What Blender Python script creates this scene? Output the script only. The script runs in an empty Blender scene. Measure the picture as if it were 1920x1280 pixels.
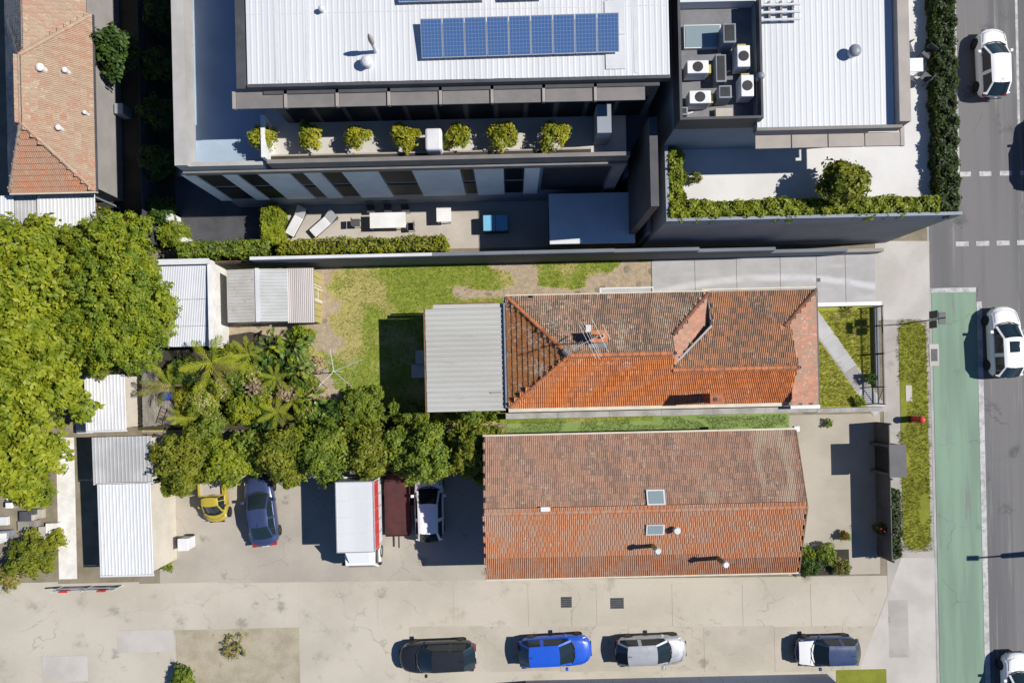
import bpy, math, random
import numpy as np
from mathutils import Vector, Matrix, noise as mnoise
random.seed(11); RNG = np.random.default_rng(11)
rad = math.radians
scene = bpy.context.scene
COL = scene.collection

# ------------------------------------------------------------------ camera, sky, sun, exposure
CAM_H = 42.4; FPX = 1272.0; PX0, PY0 = 960.0, 720.0; ROLL = rad(-1.3)
cam = bpy.data.cameras.new('camera'); camo = bpy.data.objects.new('camera', cam); COL.objects.link(camo)
camo.location = (0, 0, CAM_H); camo.rotation_euler = (0, 0, ROLL)
cam.sensor_width = 36; cam.lens = 36 * FPX / 1920; cam.shift_y = (PY0 - 640) / 1920
cam.clip_start = 0.5; cam.clip_end = 2000
scene.camera = camo
SUN_EL, SUN_AZ = rad(46), rad(3.2)          # sun to the right of the picture, a touch towards its top
w = bpy.data.worlds.new('World'); scene.world = w; w.use_nodes = True
nt = w.node_tree; bg = nt.nodes['Background']
sk = nt.nodes.new('ShaderNodeTexSky'); sk.sky_type = 'NISHITA'; sk.sun_disc = False
sk.sun_elevation = SUN_EL; sk.sun_rotation = rad(90) - SUN_AZ; sk.air_density = 1.0; sk.dust_density = 0.0; sk.ozone_density = 10.0; sk.altitude = 2000
nt.links.new(sk.outputs[0], bg.inputs[0]); bg.inputs[1].default_value = 0.08
sl = bpy.data.lights.new('sun', 'SUN'); sl.energy = 4.9; sl.angle = rad(0.5); sl.color = (1, 0.955, 0.885)
so = bpy.data.objects.new('sun', sl); COL.objects.link(so)
sv = Vector((math.cos(SUN_EL) * math.cos(SUN_AZ), math.cos(SUN_EL) * math.sin(SUN_AZ), math.sin(SUN_EL)))
so.rotation_euler = sv.to_track_quat('Z', 'Y').to_euler(); so.location = (60, 3, 60)
vs = scene.view_settings; vs.view_transform = 'Standard'; vs.look = 'None'; vs.gamma = 1; vs.use_curve_mapping = False; vs.exposure = 0.3
scene.cycles.max_bounces = 6; scene.cycles.use_denoising = True

# ------------------------------------------------------------------ helpers
def P(px, py, z=0.0):
    """place of a photo point on the level z, in metres, lot-aligned"""
    dx = (px - PX0) / FPX * (CAM_H - z); dy = (PY0 - py) / FPX * (CAM_H - z)
    c, s = math.cos(ROLL), math.sin(ROLL)
    return Vector((dx * c - dy * s, dx * s + dy * c, z))
def RC(x0, y0, x1, y1, z=0.0):
    a, b, c, d = P(x0, y0, z), P(x1, y0, z), P(x1, y1, z), P(x0, y1, z)
    return ((a.x + d.x) / 2, (b.x + c.x) / 2, (c.y + d.y) / 2, (a.y + b.y) / 2)   # X0,X1,Y0,Y1

class MB:
    def __init__(s): s.v = []; s.f = []; s.r = []
    def add(s, vs_, fs, r=0.0):
        o = len(s.v); s.v += [tuple(p) for p in vs_]
        for f in fs: s.f.append(tuple(o + i for i in f)); s.r.append(r)
        return s
    def box(s, x0, x1, y0, y1, z0, z1, r=0.0):
        return s.add([(x0,y0,z0),(x1,y0,z0),(x1,y1,z0),(x0,y1,z0),(x0,y0,z1),(x1,y0,z1),(x1,y1,z1),(x0,y1,z1)],
                     [(3,2,1,0),(4,5,6,7),(0,1,5,4),(1,2,6,5),(2,3,7,6),(3,0,4,7)], r)
    def poly(s, pts, r=0.0): return s.add(pts, [tuple(range(len(pts)))], r)
    def prism(s, pts, z0, z1):
        n = len(pts)
        return s.add([(p[0],p[1],z0) for p in pts] + [(p[0],p[1],z1) for p in pts],
                     [tuple(range(n-1,-1,-1)), tuple(range(n, 2*n))] + [(i,(i+1)%n,n+(i+1)%n,n+i) for i in range(n)])
    def slab(s, pts, t):
        """closed plate below a planar 3d polygon"""
        n = len(pts)
        return s.add(list(pts) + [(p[0],p[1],p[2]-t) for p in pts],
                     [tuple(range(n)), tuple(range(2*n-1,n-1,-1))] + [(i,n+i,n+(i+1)%n,(i+1)%n) for i in range(n)])
    def tube(s, p, q, r0, r1=None, n=8, cap=True):
        r1 = r0 if r1 is None else r1
        p, q = Vector(p), Vector(q); d = (q - p).normalized()
        a = d.orthogonal().normalized(); b = d.cross(a); vs_ = []
        for c, r in ((p, r0), (q, r1)):
            for i in range(n):
                t = 2*math.pi*i/n; vs_.append(c + (a*math.cos(t) + b*math.sin(t))*r)
        fs = [(i,(i+1)%n,n+(i+1)%n,n+i) for i in range(n)]
        if cap: fs += [tuple(range(n-1,-1,-1)), tuple(range(n,2*n))]
        return s.add(vs_, fs)
    def path(s, pts, r, n=6):
        for i in range(len(pts)-1): s.tube(pts[i], pts[i+1], r, r, n)
        return s
    def ball(s, c, rx, ry, rz, nu=12, nv=8, f=None):
        vs_ = []; fs = []
        for j in range(nv+1):
            th = math.pi*j/nv
            for i in range(nu):
                ph = 2*math.pi*i/nu
                k = f(th, ph) if f else 1
                vs_.append((c[0]+rx*k*math.sin(th)*math.cos(ph), c[1]+ry*k*math.sin(th)*math.sin(ph), c[2]+rz*k*math.cos(th)))
        for j in range(nv):
            for i in range(nu): fs.append((j*nu+i, (j+1)*nu+i, (j+1)*nu+(i+1)%nu, j*nu+(i+1)%nu))
        return s.add(vs_, fs)
    def mesh(s, name):
        m = bpy.data.meshes.new(name); m.from_pydata(s.v, [], s.f)
        if any(s.r):
            a = m.attributes.new('rnd', 'FLOAT', 'FACE'); a.data.foreach_set('value', s.r)
        m.update(); return m

def link(o, parent=None):
    COL.objects.link(o)
    if parent is not None:
        o.parent = parent
        root = parent; loc = Vector(parent.location)
        while root.parent: root = root.parent; loc = Vector(root.location)
        o.matrix_parent_inverse = Matrix.Translation(-loc) if parent.parent is None else Matrix.Identity(4)
    return o
def obj(name, mb, mat, parent=None, smooth=False, bevel=0):
    me = mb.mesh(name) if isinstance(mb, MB) else mb
    if mat is not None and not me.materials: me.materials.append(mat)
    if smooth: me.shade_smooth()
    o = bpy.data.objects.new(name, me); link(o, parent)
    if bevel:
        b = o.modifiers.new('bevel', 'BEVEL'); b.width = bevel; b.segments = 2; b.limit_method = 'ANGLE'; b.angle_limit = rad(35)
    return o
def tag(o, label, cat, group=None):
    o['label'] = label; o['category'] = cat
    if group: o['group'] = group
    return o
def thing(name, label, cat, loc=(0,0,0), group=None):
    o = bpy.data.objects.new(name, None); COL.objects.link(o); o.empty_display_size = .2
    o.location = loc; return tag(o, label, cat, group)
def one(name, mb, mat, label, cat, group=None, **k): return tag(obj(name, mb, mat, None, **k), label, cat, group)
def struct(name, mb, mat, parent=None, kind='structure'):
    o = obj(name, mb, mat, parent)
    if parent is None: o['kind'] = kind
    return o

# ------------------------------------------------------------------ materials
def lin(r, g, b):
    f = lambda c: ((c/255+.055)/1.055)**2.4 if c/255 > .04045 else c/255/12.92
    return (f(r), f(g), f(b))
def nn(t, ty, **k):
    n = t.nodes.new(ty)
    for a, b in k.items(): setattr(n, a, b)
    return n
def mixc(t, fac, a, b, mode='MIX'):
    n = nn(t, 'ShaderNodeMix', data_type='RGBA', blend_type=mode)
    for sock, v in ((0, fac), (6, a), (7, b)):
        if hasattr(v, 'is_output'): t.links.new(v, n.inputs[sock])
        elif sock == 0: n.inputs[0].default_value = v
        else: n.inputs[sock].default_value = (*v[:3], 1)
    return n.outputs[2]
def mth(t, op, a, b=0.0, c=None):
    n = nn(t, 'ShaderNodeMath', operation=op)
    for i, v in enumerate((a, b, c)):
        if v is None: continue
        if hasattr(v, 'is_output'): t.links.new(v, n.inputs[i])
        else: n.inputs[i].default_value = v
    return n.outputs[0]
def ramp(t, val, lo, hi):
    n = nn(t, 'ShaderNodeMapRange', interpolation_type='SMOOTHSTEP')
    t.links.new(val, n.inputs[0]); n.inputs[1].default_value = lo; n.inputs[2].default_value = hi
    return n.outputs[0]
def pos(t, sc=(1,1,1), off=(0,0,0)):
    g = nn(t, 'ShaderNodeNewGeometry'); m = nn(t, 'ShaderNodeMapping')
    m.inputs['Scale'].default_value = sc; m.inputs['Location'].default_value = off
    t.links.new(g.outputs['Position'], m.inputs[0]); return m.outputs[0]
def noi(t, co, scale, detail=5, rough=.55):
    n = nn(t, 'ShaderNodeTexNoise'); n.inputs['Scale'].default_value = scale
    n.inputs['Detail'].default_value = detail; n.inputs['Roughness'].default_value = rough
    t.links.new(co, n.inputs['Vector']); return n.outputs['Fac']
def new_mat(name):
    m = bpy.data.materials.new(name); m.use_nodes = True
    t = m.node_tree; return m, t, t.nodes['Principled BSDF']
_off = [0]
def M(name, c1, c2=None, rough=.75, scale=.8, lo=.35, hi=.68, fine=.12, fscale=9., bump=0., bscale=None, metal=0., sc=(1,1,1), c3=None, c3s=3., c3lo=.62, c3hi=.75, spec=.4, coat=0., crack=0., oil=0.):
    m, t, b = new_mat(name); _off[0] += 7.3
    co = pos(t, sc, (_off[0], _off[0]*.7, 0))
    c = mixc(t, ramp(t, noi(t, co, scale), lo, hi), c1, c2 or tuple(x*.8 for x in c1))
    if c3: c = mixc(t, ramp(t, noi(t, co, c3s, 6, .65), c3lo, c3hi), c, c3)
    if crack:
        w_ = nn(t, 'ShaderNodeVectorMath', operation='ADD'); nz = nn(t, 'ShaderNodeTexNoise'); nz.inputs['Scale'].default_value = 1.3; nz.inputs['Detail'].default_value = 6
        t.links.new(pos(t), nz.inputs['Vector']); t.links.new(pos(t), w_.inputs[0]); t.links.new(nz.outputs['Color'], w_.inputs[1])
        v_ = nn(t, 'ShaderNodeTexVoronoi', feature='DISTANCE_TO_EDGE'); v_.inputs['Scale'].default_value = crack; t.links.new(w_.outputs[0], v_.inputs['Vector'])
        cm = mth(t, 'MULTIPLY', mth(t, 'SUBTRACT', 1.0, ramp(t, v_.outputs['Distance'], .002, .009)), ramp(t, noi(t, pos(t), .35, 3), .48, .60))
        c = mixc(t, mth(t, 'MULTIPLY', cm, .38), c, tuple(x*.35 for x in c1))
    if oil:
        v_ = nn(t, 'ShaderNodeTexVoronoi'); v_.inputs['Scale'].default_value = oil; v_.inputs['Randomness'].default_value = 1; t.links.new(pos(t, (1,1,0)), v_.inputs['Vector'])
        om = mth(t, 'MULTIPLY', mth(t, 'SUBTRACT', 1.0, ramp(t, mth(t, 'ADD', v_.outputs['Distance'], mth(t, 'MULTIPLY', mth(t, 'SUBTRACT', noi(t, pos(t), 5, 4), .5), .5)), .06, .26)), ramp(t, noi(t, pos(t), .5, 2), .45, .6))
        c = mixc(t, mth(t, 'MULTIPLY', om, .6), c, tuple(x*.35 for x in c1))
    f = noi(t, pos(t), fscale, 4, .7)
    g = mth(t, 'MULTIPLY_ADD', f, 2*fine, 1-fine)
    cc = nn(t, 'ShaderNodeCombineColor')
    for i in range(3): t.links.new(g, cc.inputs[i])
    c = mixc(t, 1.0, c, cc.outputs[0], 'MULTIPLY')
    t.links.new(c, b.inputs['Base Color'])
    b.inputs['Roughness'].default_value = rough; b.inputs['Metallic'].default_value = metal
    b.inputs['Specular IOR Level'].default_value = spec; b.inputs['Coat Weight'].default_value = coat
    if bump:
        bn = nn(t, 'ShaderNodeBump'); bn.inputs['Strength'].default_value = 1; bn.inputs['Distance'].default_value = bump
        t.links.new(noi(t, pos(t), bscale or fscale, 4, .6), bn.inputs['Height']); t.links.new(bn.outputs[0], b.inputs['Normal'])
    return m
def leafmat(name, c1, c2, c3=None, trans=.3, rough=.55):
    m, t, b = new_mat(name)
    a = nn(t, 'ShaderNodeAttribute', attribute_name='rnd'); oi = nn(t, 'ShaderNodeObjectInfo')
    r = mth(t, 'MAXIMUM', a.outputs['Fac'], mth(t, 'MULTIPLY', oi.outputs['Random'], mth(t, 'LESS_THAN', a.outputs['Fac'], .0005)))
    c = mixc(t, r, c1, c2)
    c = mixc(t, ramp(t, noi(t, pos(t), 1.1, 3), .4, .65), c, c3 or tuple(x*.75 for x in c1))
    t.links.new(c, b.inputs['Base Color']); b.inputs['Roughness'].default_value = rough; b.inputs['Specular IOR Level'].default_value = .35
    tr = nn(t, 'ShaderNodeBsdfTranslucent'); t.links.new(mixc(t, .5, c, (.35,.4,.03)), tr.inputs[0])
    mx = nn(t, 'ShaderNodeMixShader'); mx.inputs[0].default_value = trans
    t.links.new(b.outputs[0], mx.inputs[1]); t.links.new(tr.outputs[0], mx.inputs[2])
    t.links.new(mx.outputs[0], t.nodes['Material Output'].inputs[0]); return m
def tilemat(name, c1, c2, stain, sfrac=(.5,.62), lichen=(.45,.43,.36), lfrac=(.66,.74), sc=(1,1,1), sscale=.55, extra=None):
    m, t, b = new_mat(name); _off[0] += 5.1
    a = nn(t, 'ShaderNodeAttribute', attribute_name='rnd'); oi = nn(t, 'ShaderNodeObjectInfo')
    r = mth(t, 'FRACT', mth(t, 'ADD', a.outputs['Fac'], mth(t, 'MULTIPLY', oi.outputs['Random'], .97)))
    c = mixc(t, r, c1, c2)
    co = pos(t, sc, (_off[0], 0, 0))
    st = mth(t, 'ADD', noi(t, co, sscale, 6, .6), mth(t, 'MULTIPLY', mth(t, 'SUBTRACT', r, .5), .34))
    c = mixc(t, ramp(t, st, *sfrac), c, stain)
    if extra: c = mixc(t, ramp(t, noi(t, pos(t, sc, (_off[0]*3, 3, 0)), sscale*1.3, 5, .6), .58, .70), c, extra)
    li = mth(t, 'ADD', noi(t, pos(t), 5.5, 4, .7), mth(t, 'MULTIPLY', mth(t, 'SUBTRACT', noi(t, co, .7, 2), .5), .35))
    c = mixc(t, ramp(t, li, *lfrac), c, lichen)
    g = mth(t, 'MULTIPLY_ADD', noi(t, pos(t), 14, 3, .7), .5, .75)
    cc = nn(t, 'ShaderNodeCombineColor')
    for i in range(3): t.links.new(g, cc.inputs[i])
    c = mixc(t, 1.0, c, cc.outputs[0], 'MULTIPLY')
    t.links.new(c, b.inputs['Base Color']); b.inputs['Roughness'].default_value = .82; b.inputs['Specular IOR Level'].default_value = .25
    return m

K = {}
K['ground'] = M('ground_dirt', (.24,.205,.15), (.17,.145,.095), .95, .8, fine=.25, fscale=14, bump=.01)
K['asphalt'] = M('asphalt', (.155,.15,.15), (.115,.113,.116), .9, .5, crack=.16, oil=.35, fine=.22, fscale=30, sc=(1.6,.05,1), lo=.4, hi=.62, c3=(.20,.195,.19), c3s=2.2, c3lo=.56, c3hi=.70)
K['green'] = M('green_lane', (.19,.285,.205), (.155,.225,.168), .85, .7, crack=.2, oil=.5, fine=.18, fscale=25, sc=(1.2,.12,1), lo=.4, hi=.66, c3=(.16,.185,.165), c3s=1.1, c3lo=.58, c3hi=.72)
K['white_line'] = M('white_road_paint', (.47,.465,.45), (.30,.30,.295), .8, 2.6, fine=.2, fscale=20, c3=(.17,.17,.17), c3s=7, c3lo=.60, c3hi=.66)
K['footpath'] = M('concrete_footpath', (.37,.345,.31), (.31,.29,.26), .9, .6, crack=.3, oil=.7, fine=.15, fscale=20, bump=.004)
K['crossover'] = M('pale_concrete', (.46,.435,.40), (.39,.365,.33), .9, .5, fine=.12, fscale=20)
K['kerb'] = M('kerb_concrete', (.38,.37,.36), (.30,.29,.28), .9, .8)
K['lane'] = M('laneway_concrete', (.46,.42,.35), (.39,.355,.29), .92, .22, fine=.16, fscale=18, bump=.004, crack=.22, oil=.55, c3=(.30,.27,.22), c3s=.55, c3lo=.56, c3hi=.75)
K['lane2'] = M('stained_laneway_concrete', (.43,.39,.325), (.36,.33,.27), .92, .4, fine=.2, fscale=18, bump=.004, crack=.3, oil=.6, c3=(.20,.185,.16), c3s=1.3, c3lo=.60, c3hi=.74)
K['yard'] = M('yard_gravel', crack=.25, oil=.5, c1=(.38,.345,.29), c2=(.315,.285,.24), rough=.95, scale=.3, fine=.28, fscale=22, bump=.008, c3=(.25,.22,.18), c3s=.7)
K['beige_yard'] = M('beige_forecourt', (.38,.345,.285), (.32,.29,.235), .92, .4, fine=.16, fscale=16)
K['turf'] = M('synthetic_turf', (.17,.24,.07), (.21,.28,.09), .9, .6, fine=.25, fscale=20, c3=(.2,.22,.08), c3s=1.0)
K['verge'] = M('verge_grass', (.21,.22,.022), (.15,.165,.015), .95, .5, fine=.35, fscale=12, bump=.02, c3=(.27,.24,.05), c3s=.8)
K['soil'] = M('dark_soil', (.05,.042,.03), (.028,.026,.02), .95, .8, fine=.3)
K['paver'] = M('courtyard_paving', (.44,.40,.35), (.37,.335,.29), .85, .6)
K['deck_white'] = M('white_terrace_tiles', (.60,.59,.575), (.54,.53,.515), .8, .5, fine=.06)
K['terr_beige'] = M('beige_terrace_tiles', (.50,.475,.44), (.44,.415,.38), .8, .6, fine=.08)
K['terr_shade_blue'] = M('shade_blue_grey_tiles', (.33,.41,.50), (.285,.355,.435), .8, .6, fine=.08)  # grey tiles with the blue of open shade mixed into their colour
K['roof_white'] = M('white_steel_roof', (.60,.61,.62), (.54,.55,.565), .5, .2, fine=.05, fscale=6, sc=(3,.12,1), c3=(.47,.465,.45), c3s=1.3, c3lo=.60, c3hi=.80)
K['white'] = M('white_paint', (.70,.695,.685), (.62,.615,.60), .6, 1.2, fine=.06)
K['offwhite'] = M('aged_white_render', (.70,.68,.65), (.58,.56,.52), .85, 1.5, fine=.12, fscale=14, c3=(.38,.26,.16), c3s=2.5, c3lo=.70, c3hi=.8)
K['panel'] = M('pale_wall_panel', (.74,.73,.70), (.66,.65,.63), .8, .8, fine=.06)
K['charcoal'] = M('charcoal_cladding', (.075,.075,.082), (.055,.055,.06), .6, 1, fine=.15)
K['black'] = M('black_metal', (.02,.021,.024), (.03,.03,.033), .5, 3)
K['greyfascia'] = M('grey_fascia', (.20,.185,.175), (.165,.155,.15), .6, 1, fine=.1)
K['taupe'] = M('taupe_fascia', (.34,.30,.265), (.29,.26,.235), .65, 1, fine=.1)
K['parapet'] = M('grey_parapet', (.40,.385,.37), (.34,.33,.315), .8, .8, fine=.08)
K['greywall'] = M('grey_render', (.30,.28,.27), (.25,.235,.225), .85, .5, fine=.1)
K['bluewall'] = M('slate_blue_wall', (.26,.29,.33), (.22,.25,.29), .8, .6, fine=.1)
K['zinc'] = M('zinc_sheet', (.60,.61,.62), (.52,.53,.54), .5, .5, fine=.08, fscale=5, c3=(.42,.43,.44), c3s=1.5, c3lo=.6, c3hi=.8)
K['tin'] = M('cream_grey_steel', (.42,.42,.395), (.375,.37,.34), .55, .35, fine=.08, fscale=7, sc=(.35,1.5,1), c3=(.32,.305,.26), c3s=1.1, c3lo=.58, c3hi=.78)
K['shed_white'] = M('white_corrugated', (.52,.535,.575), (.47,.485,.525), .5, .7, fine=.06, c3=(.36,.20,.10), c3s=1.6, c3lo=.72, c3hi=.78)
K['shed_grey'] = M('grey_ribbed_steel', (.46,.47,.465), (.40,.41,.40), .55, .7, fine=.1, c3=(.36,.33,.27), c3s=1.4, c3lo=.6, c3hi=.75, sc=(1,2.5,1))
K['shed_rust'] = M('tan_stained_steel', (.46,.455,.43), (.39,.37,.33), .6, 1.2, fine=.15, c3=(.33,.21,.11), c3s=2.2, c3lo=.62, c3hi=.72)
K['shed_pink'] = M('taupe_fibre_sheet', (.47,.435,.42), (.38,.35,.335), .7, .5, fine=.1, sc=(2.5,.3,1))
K['olive'] = M('olive_sheet', (.42,.37,.13), (.34,.30,.11), .7, .9, fine=.15)
K['olive_dark'] = M('olive_trim', (.16,.15,.06), None, .7)
K['brown'] = M('brown_timber', (.20,.115,.065), (.13,.075,.045), .8, 2)
K['oldwood'] = M('weathered_timber', (.26,.24,.21), (.16,.15,.13), .9, 2.5, fine=.25, fscale=20, sc=(1,.4,1))
K['coping'] = M('mossy_coping', (.37,.36,.34), (.25,.245,.23), .92, 1.2, fine=.25, fscale=16, c3=(.10,.10,.085), c3s=2.5, c3lo=.66, c3hi=.75)
K['cream'] = M('cream_gutter', (.58,.53,.42), (.50,.455,.36), .55, 1.4, fine=.12)
K['lead'] = M('lead_flashing', (.22,.24,.27), (.17,.185,.21), .5, 1.5)
K['greyflash'] = M('pale_flashing', (.30,.30,.295), (.24,.24,.235), .55, 2)
K['brick'] = M('red_brick', (.42,.15,.075), (.30,.10,.05), .9, 5, fine=.25, fscale=25)
K['brickdark'] = M('brown_brick', (.20,.075,.045), (.14,.05,.035), .9, 5, fine=.25, fscale=25)
K['mortar'] = M('grey_mortar', (.42,.40,.36), (.34,.32,.29), .95, 4)
K['terracotta'] = M('terracotta_pot', (.50,.20,.085), (.40,.15,.06), .8, 4)
K['wall_cream'] = M('cream_render', (.55,.50,.42), (.48,.44,.37), .85, 1)
K['wall_brick'] = M('old_brick_wall', (.30,.17,.12), (.24,.14,.10), .9, 3, fine=.2)
K['navywall'] = M('dark_boundary_wall', (.16,.18,.21), (.13,.145,.17), .8, .4, fine=.12)
K['alu'] = M('aluminium', (.62,.63,.64), (.55,.56,.57), .35, 3, metal=.6)
K['galv'] = M('galvanised_tube', (.60,.62,.60), (.52,.54,.50), .5, 3, metal=.3)
K['bark'] = M('bark', (.14,.10,.07), (.09,.065,.045), .95, 4, fine=.3)
K['blueroof'] = M('slate_blue_steel_roof', (.24,.30,.42), (.21,.265,.37), .5, .5, fine=.08, sc=(.3,1,1))
K['rubber'] = M('tyre_rubber', (.02,.02,.021), None, .8)
K['red'] = M('red_paint', (.55,.045,.04), (.45,.035,.03), .5, 2)
K['darkred'] = M('dark_red_paint', (.075,.02,.02), (.05,.016,.018), .7, 2)
K['pit'] = M('steel_grate', (.07,.07,.075), (.10,.10,.105), .7, 4)
K['tarp'] = M('white_tarpaulin', (.62,.62,.63), (.55,.55,.57), .55, .9, fine=.06)
K['greyroof'] = M('dull_grey_roof', (.42,.42,.42), (.33,.33,.33), .7, .5, fine=.12, c3=(.27,.25,.22), c3s=.9)
K['deckgrey'] = M('stained_deck', (.20,.20,.21), (.15,.15,.16), .85, .9, fine=.15, c3=(.28,.27,.26), c3s=1.4)
K['spa'] = M('pale_blue_cover', (.16,.42,.62), (.14,.38,.57), .5, 1)
def glass(name, c, rough=.06):
    m, t, b = new_mat(name); b.inputs['Base Color'].default_value = (*c, 1); b.inputs['Roughness'].default_value = rough
    b.inputs['Specular IOR Level'].default_value = .08 if 'window' in name else .6; return m
K['glass'] = glass('dark_window_glass', (.006,.009,.014), .5); K['carglass'] = glass('car_glass', (.014,.024,.03), .04)

m, t, b = new_mat('solar_cells'); tc = nn(t, 'ShaderNodeTexCoord'); sx = nn(t, 'ShaderNodeSeparateXYZ'); t.links.new(tc.outputs['Object'], sx.inputs[0])
gx_ = mth(t, 'LESS_THAN', mth(t, 'FRACT', mth(t, 'DIVIDE', sx.outputs[0], .155)), .09); gy_ = mth(t, 'LESS_THAN', mth(t, 'FRACT', mth(t, 'DIVIDE', sx.outputs[1], .165)), .09)
t.links.new(mixc(t, mth(t, 'MAXIMUM', gx_, gy_), (.05,.11,.25), (.16,.22,.34)), b.inputs['Base Color']); b.inputs['Roughness'].default_value = .22; K['solar'] = m
K['skyl'] = glass('skylight_glass', (.22,.28,.30), .1)
K['lamp_w'] = glass('headlamp_glass', (.7,.7,.72), .1); K['lamp_r'] = glass('tail_lamp_glass', (.35,.02,.02), .15)
def paint(name, c, metal=.0):
    m, t, b = new_mat(name); b.inputs['Base Color'].default_value = (*c, 1); b.inputs['Roughness'].default_value = .32
    b.inputs['Metallic'].default_value = metal; b.inputs['Coat Weight'].default_value = .6; b.inputs['Coat Roughness'].default_value = .06
    f = noi(t, pos(t), 3, 3); t.links.new(mth(t, 'MULTIPLY_ADD', f, .25, .22), b.inputs['Roughness']); return m
# terracotta roofs
K['t_north'] = tilemat('weathered_brown_tiles', (.43,.265,.18), (.29,.21,.155), (.225,.17,.13), (.42,.76), (.52,.475,.375), (.54,.70), (1.5,.5,1), .30, (.41,.36,.27))
K['t_front'] = tilemat('speckled_brown_orange_tiles', (.50,.245,.125), (.27,.19,.135), (.23,.165,.12), (.42,.76), (.50,.46,.38), (.57,.73), (1.2,.6,1), .35, (.46,.23,.12))
K['t_south'] = tilemat('clean_orange_tiles', (.64,.245,.08), (.46,.155,.055), (.55,.225,.10), (.46,.74), (.58,.50,.42), (.62,.68), (1,1,1), .5)
K['t_west'] = tilemat('lichened_orange_tiles', (.46,.19,.065), (.30,.125,.05), (.40,.20,.08), (.5,.7), (.43,.41,.33), (.52,.62), (1,1,1), .9)
K['t_pink'] = tilemat('pale_pink_tiles', (.50,.255,.175), (.36,.20,.14), (.36,.25,.185), (.42,.66), (.54,.46,.38), (.56,.70), (1,1,1), .6)
K['t_hip_shade'] = tilemat('shade_dark_hip_caps', (.20,.085,.05), (.14,.07,.05), (.10,.06,.045), (.45,.7), (.34,.26,.2), (.68,.76))  # caps darkened: the shadow along the right-hand hips is put into their colour
K['t_ridge'] = tilemat('terracotta_ridge_caps', (.50,.18,.075), (.40,.145,.06), (.32,.135,.075), (.5,.66), (.46,.38,.30), (.68,.76), (1,1,1), .8)
K['t_nbrown'] = tilemat('neighbour_brown_tiles', (.36,.21,.145), (.29,.175,.125), (.24,.155,.115), (.42,.66), (.41,.33,.245), (.54,.72), (1.8,.3,1), .28, (.38,.29,.21))
K['t_norange'] = tilemat('neighbour_orange_tiles', (.42,.175,.085), (.36,.155,.08), (.36,.215,.145), (.40,.62), (.42,.32,.245), (.58,.74), (.7,.7,1), .32)
K['t_tan'] = tilemat('faded_tan_tiles', (.38,.28,.20), (.32,.245,.18), (.37,.225,.155), (.44,.66), (.44,.39,.31), (.54,.72), (1,1,1), .35)
K['t_tano'] = tilemat('faded_orange_tiles', (.38,.225,.15), (.33,.20,.14), (.42,.19,.11), (.5,.7), (.42,.35,.27), (.58,.74), (1,1,1), .4)
K['t_grey'] = tilemat('grey_tiles', (.36,.335,.31), (.30,.285,.27), (.25,.235,.225), (.5,.66), (.44,.42,.38), (.62,.76))
K['under'] = M('roof_underlay', (.10,.07,.05), None, .95)
# foliage
K['lf_bright'] = leafmat('bright_green_leaves', (.19,.255,.014), (.31,.335,.020), (.13,.195,.014))
K['lf_olive'] = leafmat('olive_leaves', (.165,.195,.016), (.25,.255,.020), (.115,.145,.012))
K['lf_lime'] = leafmat('lime_leaves', (.24,.295,.016), (.35,.365,.022), (.165,.22,.013))
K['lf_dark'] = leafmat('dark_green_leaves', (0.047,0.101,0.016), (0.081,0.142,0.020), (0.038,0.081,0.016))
K['lf_mid'] = leafmat('mid_green_leaves', (.155,.225,.022), (.25,.295,.03), (.11,.17,.02))
K['lf_hedge'] = leafmat('hedge_leaves', (.20,.25,.014), (.31,.335,.018), (.145,.195,.013))
K['lf_dhedge'] = leafmat('dark_hedge_leaves', (.03,.055,.012), (.045,.075,.014))  # much darker leaf green than the other hedges
K['lf_flower'] = leafmat('pale_flowering_leaves', (.40,.38,.14), (.60,.52,.28), (.28,.30,.07))
K['lf_yellow'] = leafmat('yellow_green_leaves', (0.297,0.297,0.016), (0.405,0.378,0.027), (0.216,0.243,0.016))
K['lf_palm'] = leafmat('palm_fronds', (.40,.46,.035), (.52,.52,.05), (.34,.42,.035), trans=.45)
K['lf_palm0'] = leafmat('palm_fronds_old', (0.208,0.299,0.018), (0.312,0.351,0.026), (0.156,0.234,0.018), trans=.35)
K['lf_palmd'] = leafmat('old_palm_fronds', (0.260,0.234,0.052), (0.338,0.273,0.078), (0.156,0.182,0.026))
K['lf_big'] = leafmat('glossy_big_leaves', (0.072,0.160,0.026), (0.160,0.272,0.035), (0.080,0.160,0.032), trans=.22, rough=.3)
K['lf_red'] = leafmat('red_flowers', (.55,.05,.03), (.45,.09,.04))
K['lf_grass'] = leafmat('grass_blades', (.16,.21,.028), (.26,.27,.06), (.13,.18,.022), trans=.25, rough=.7)

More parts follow.
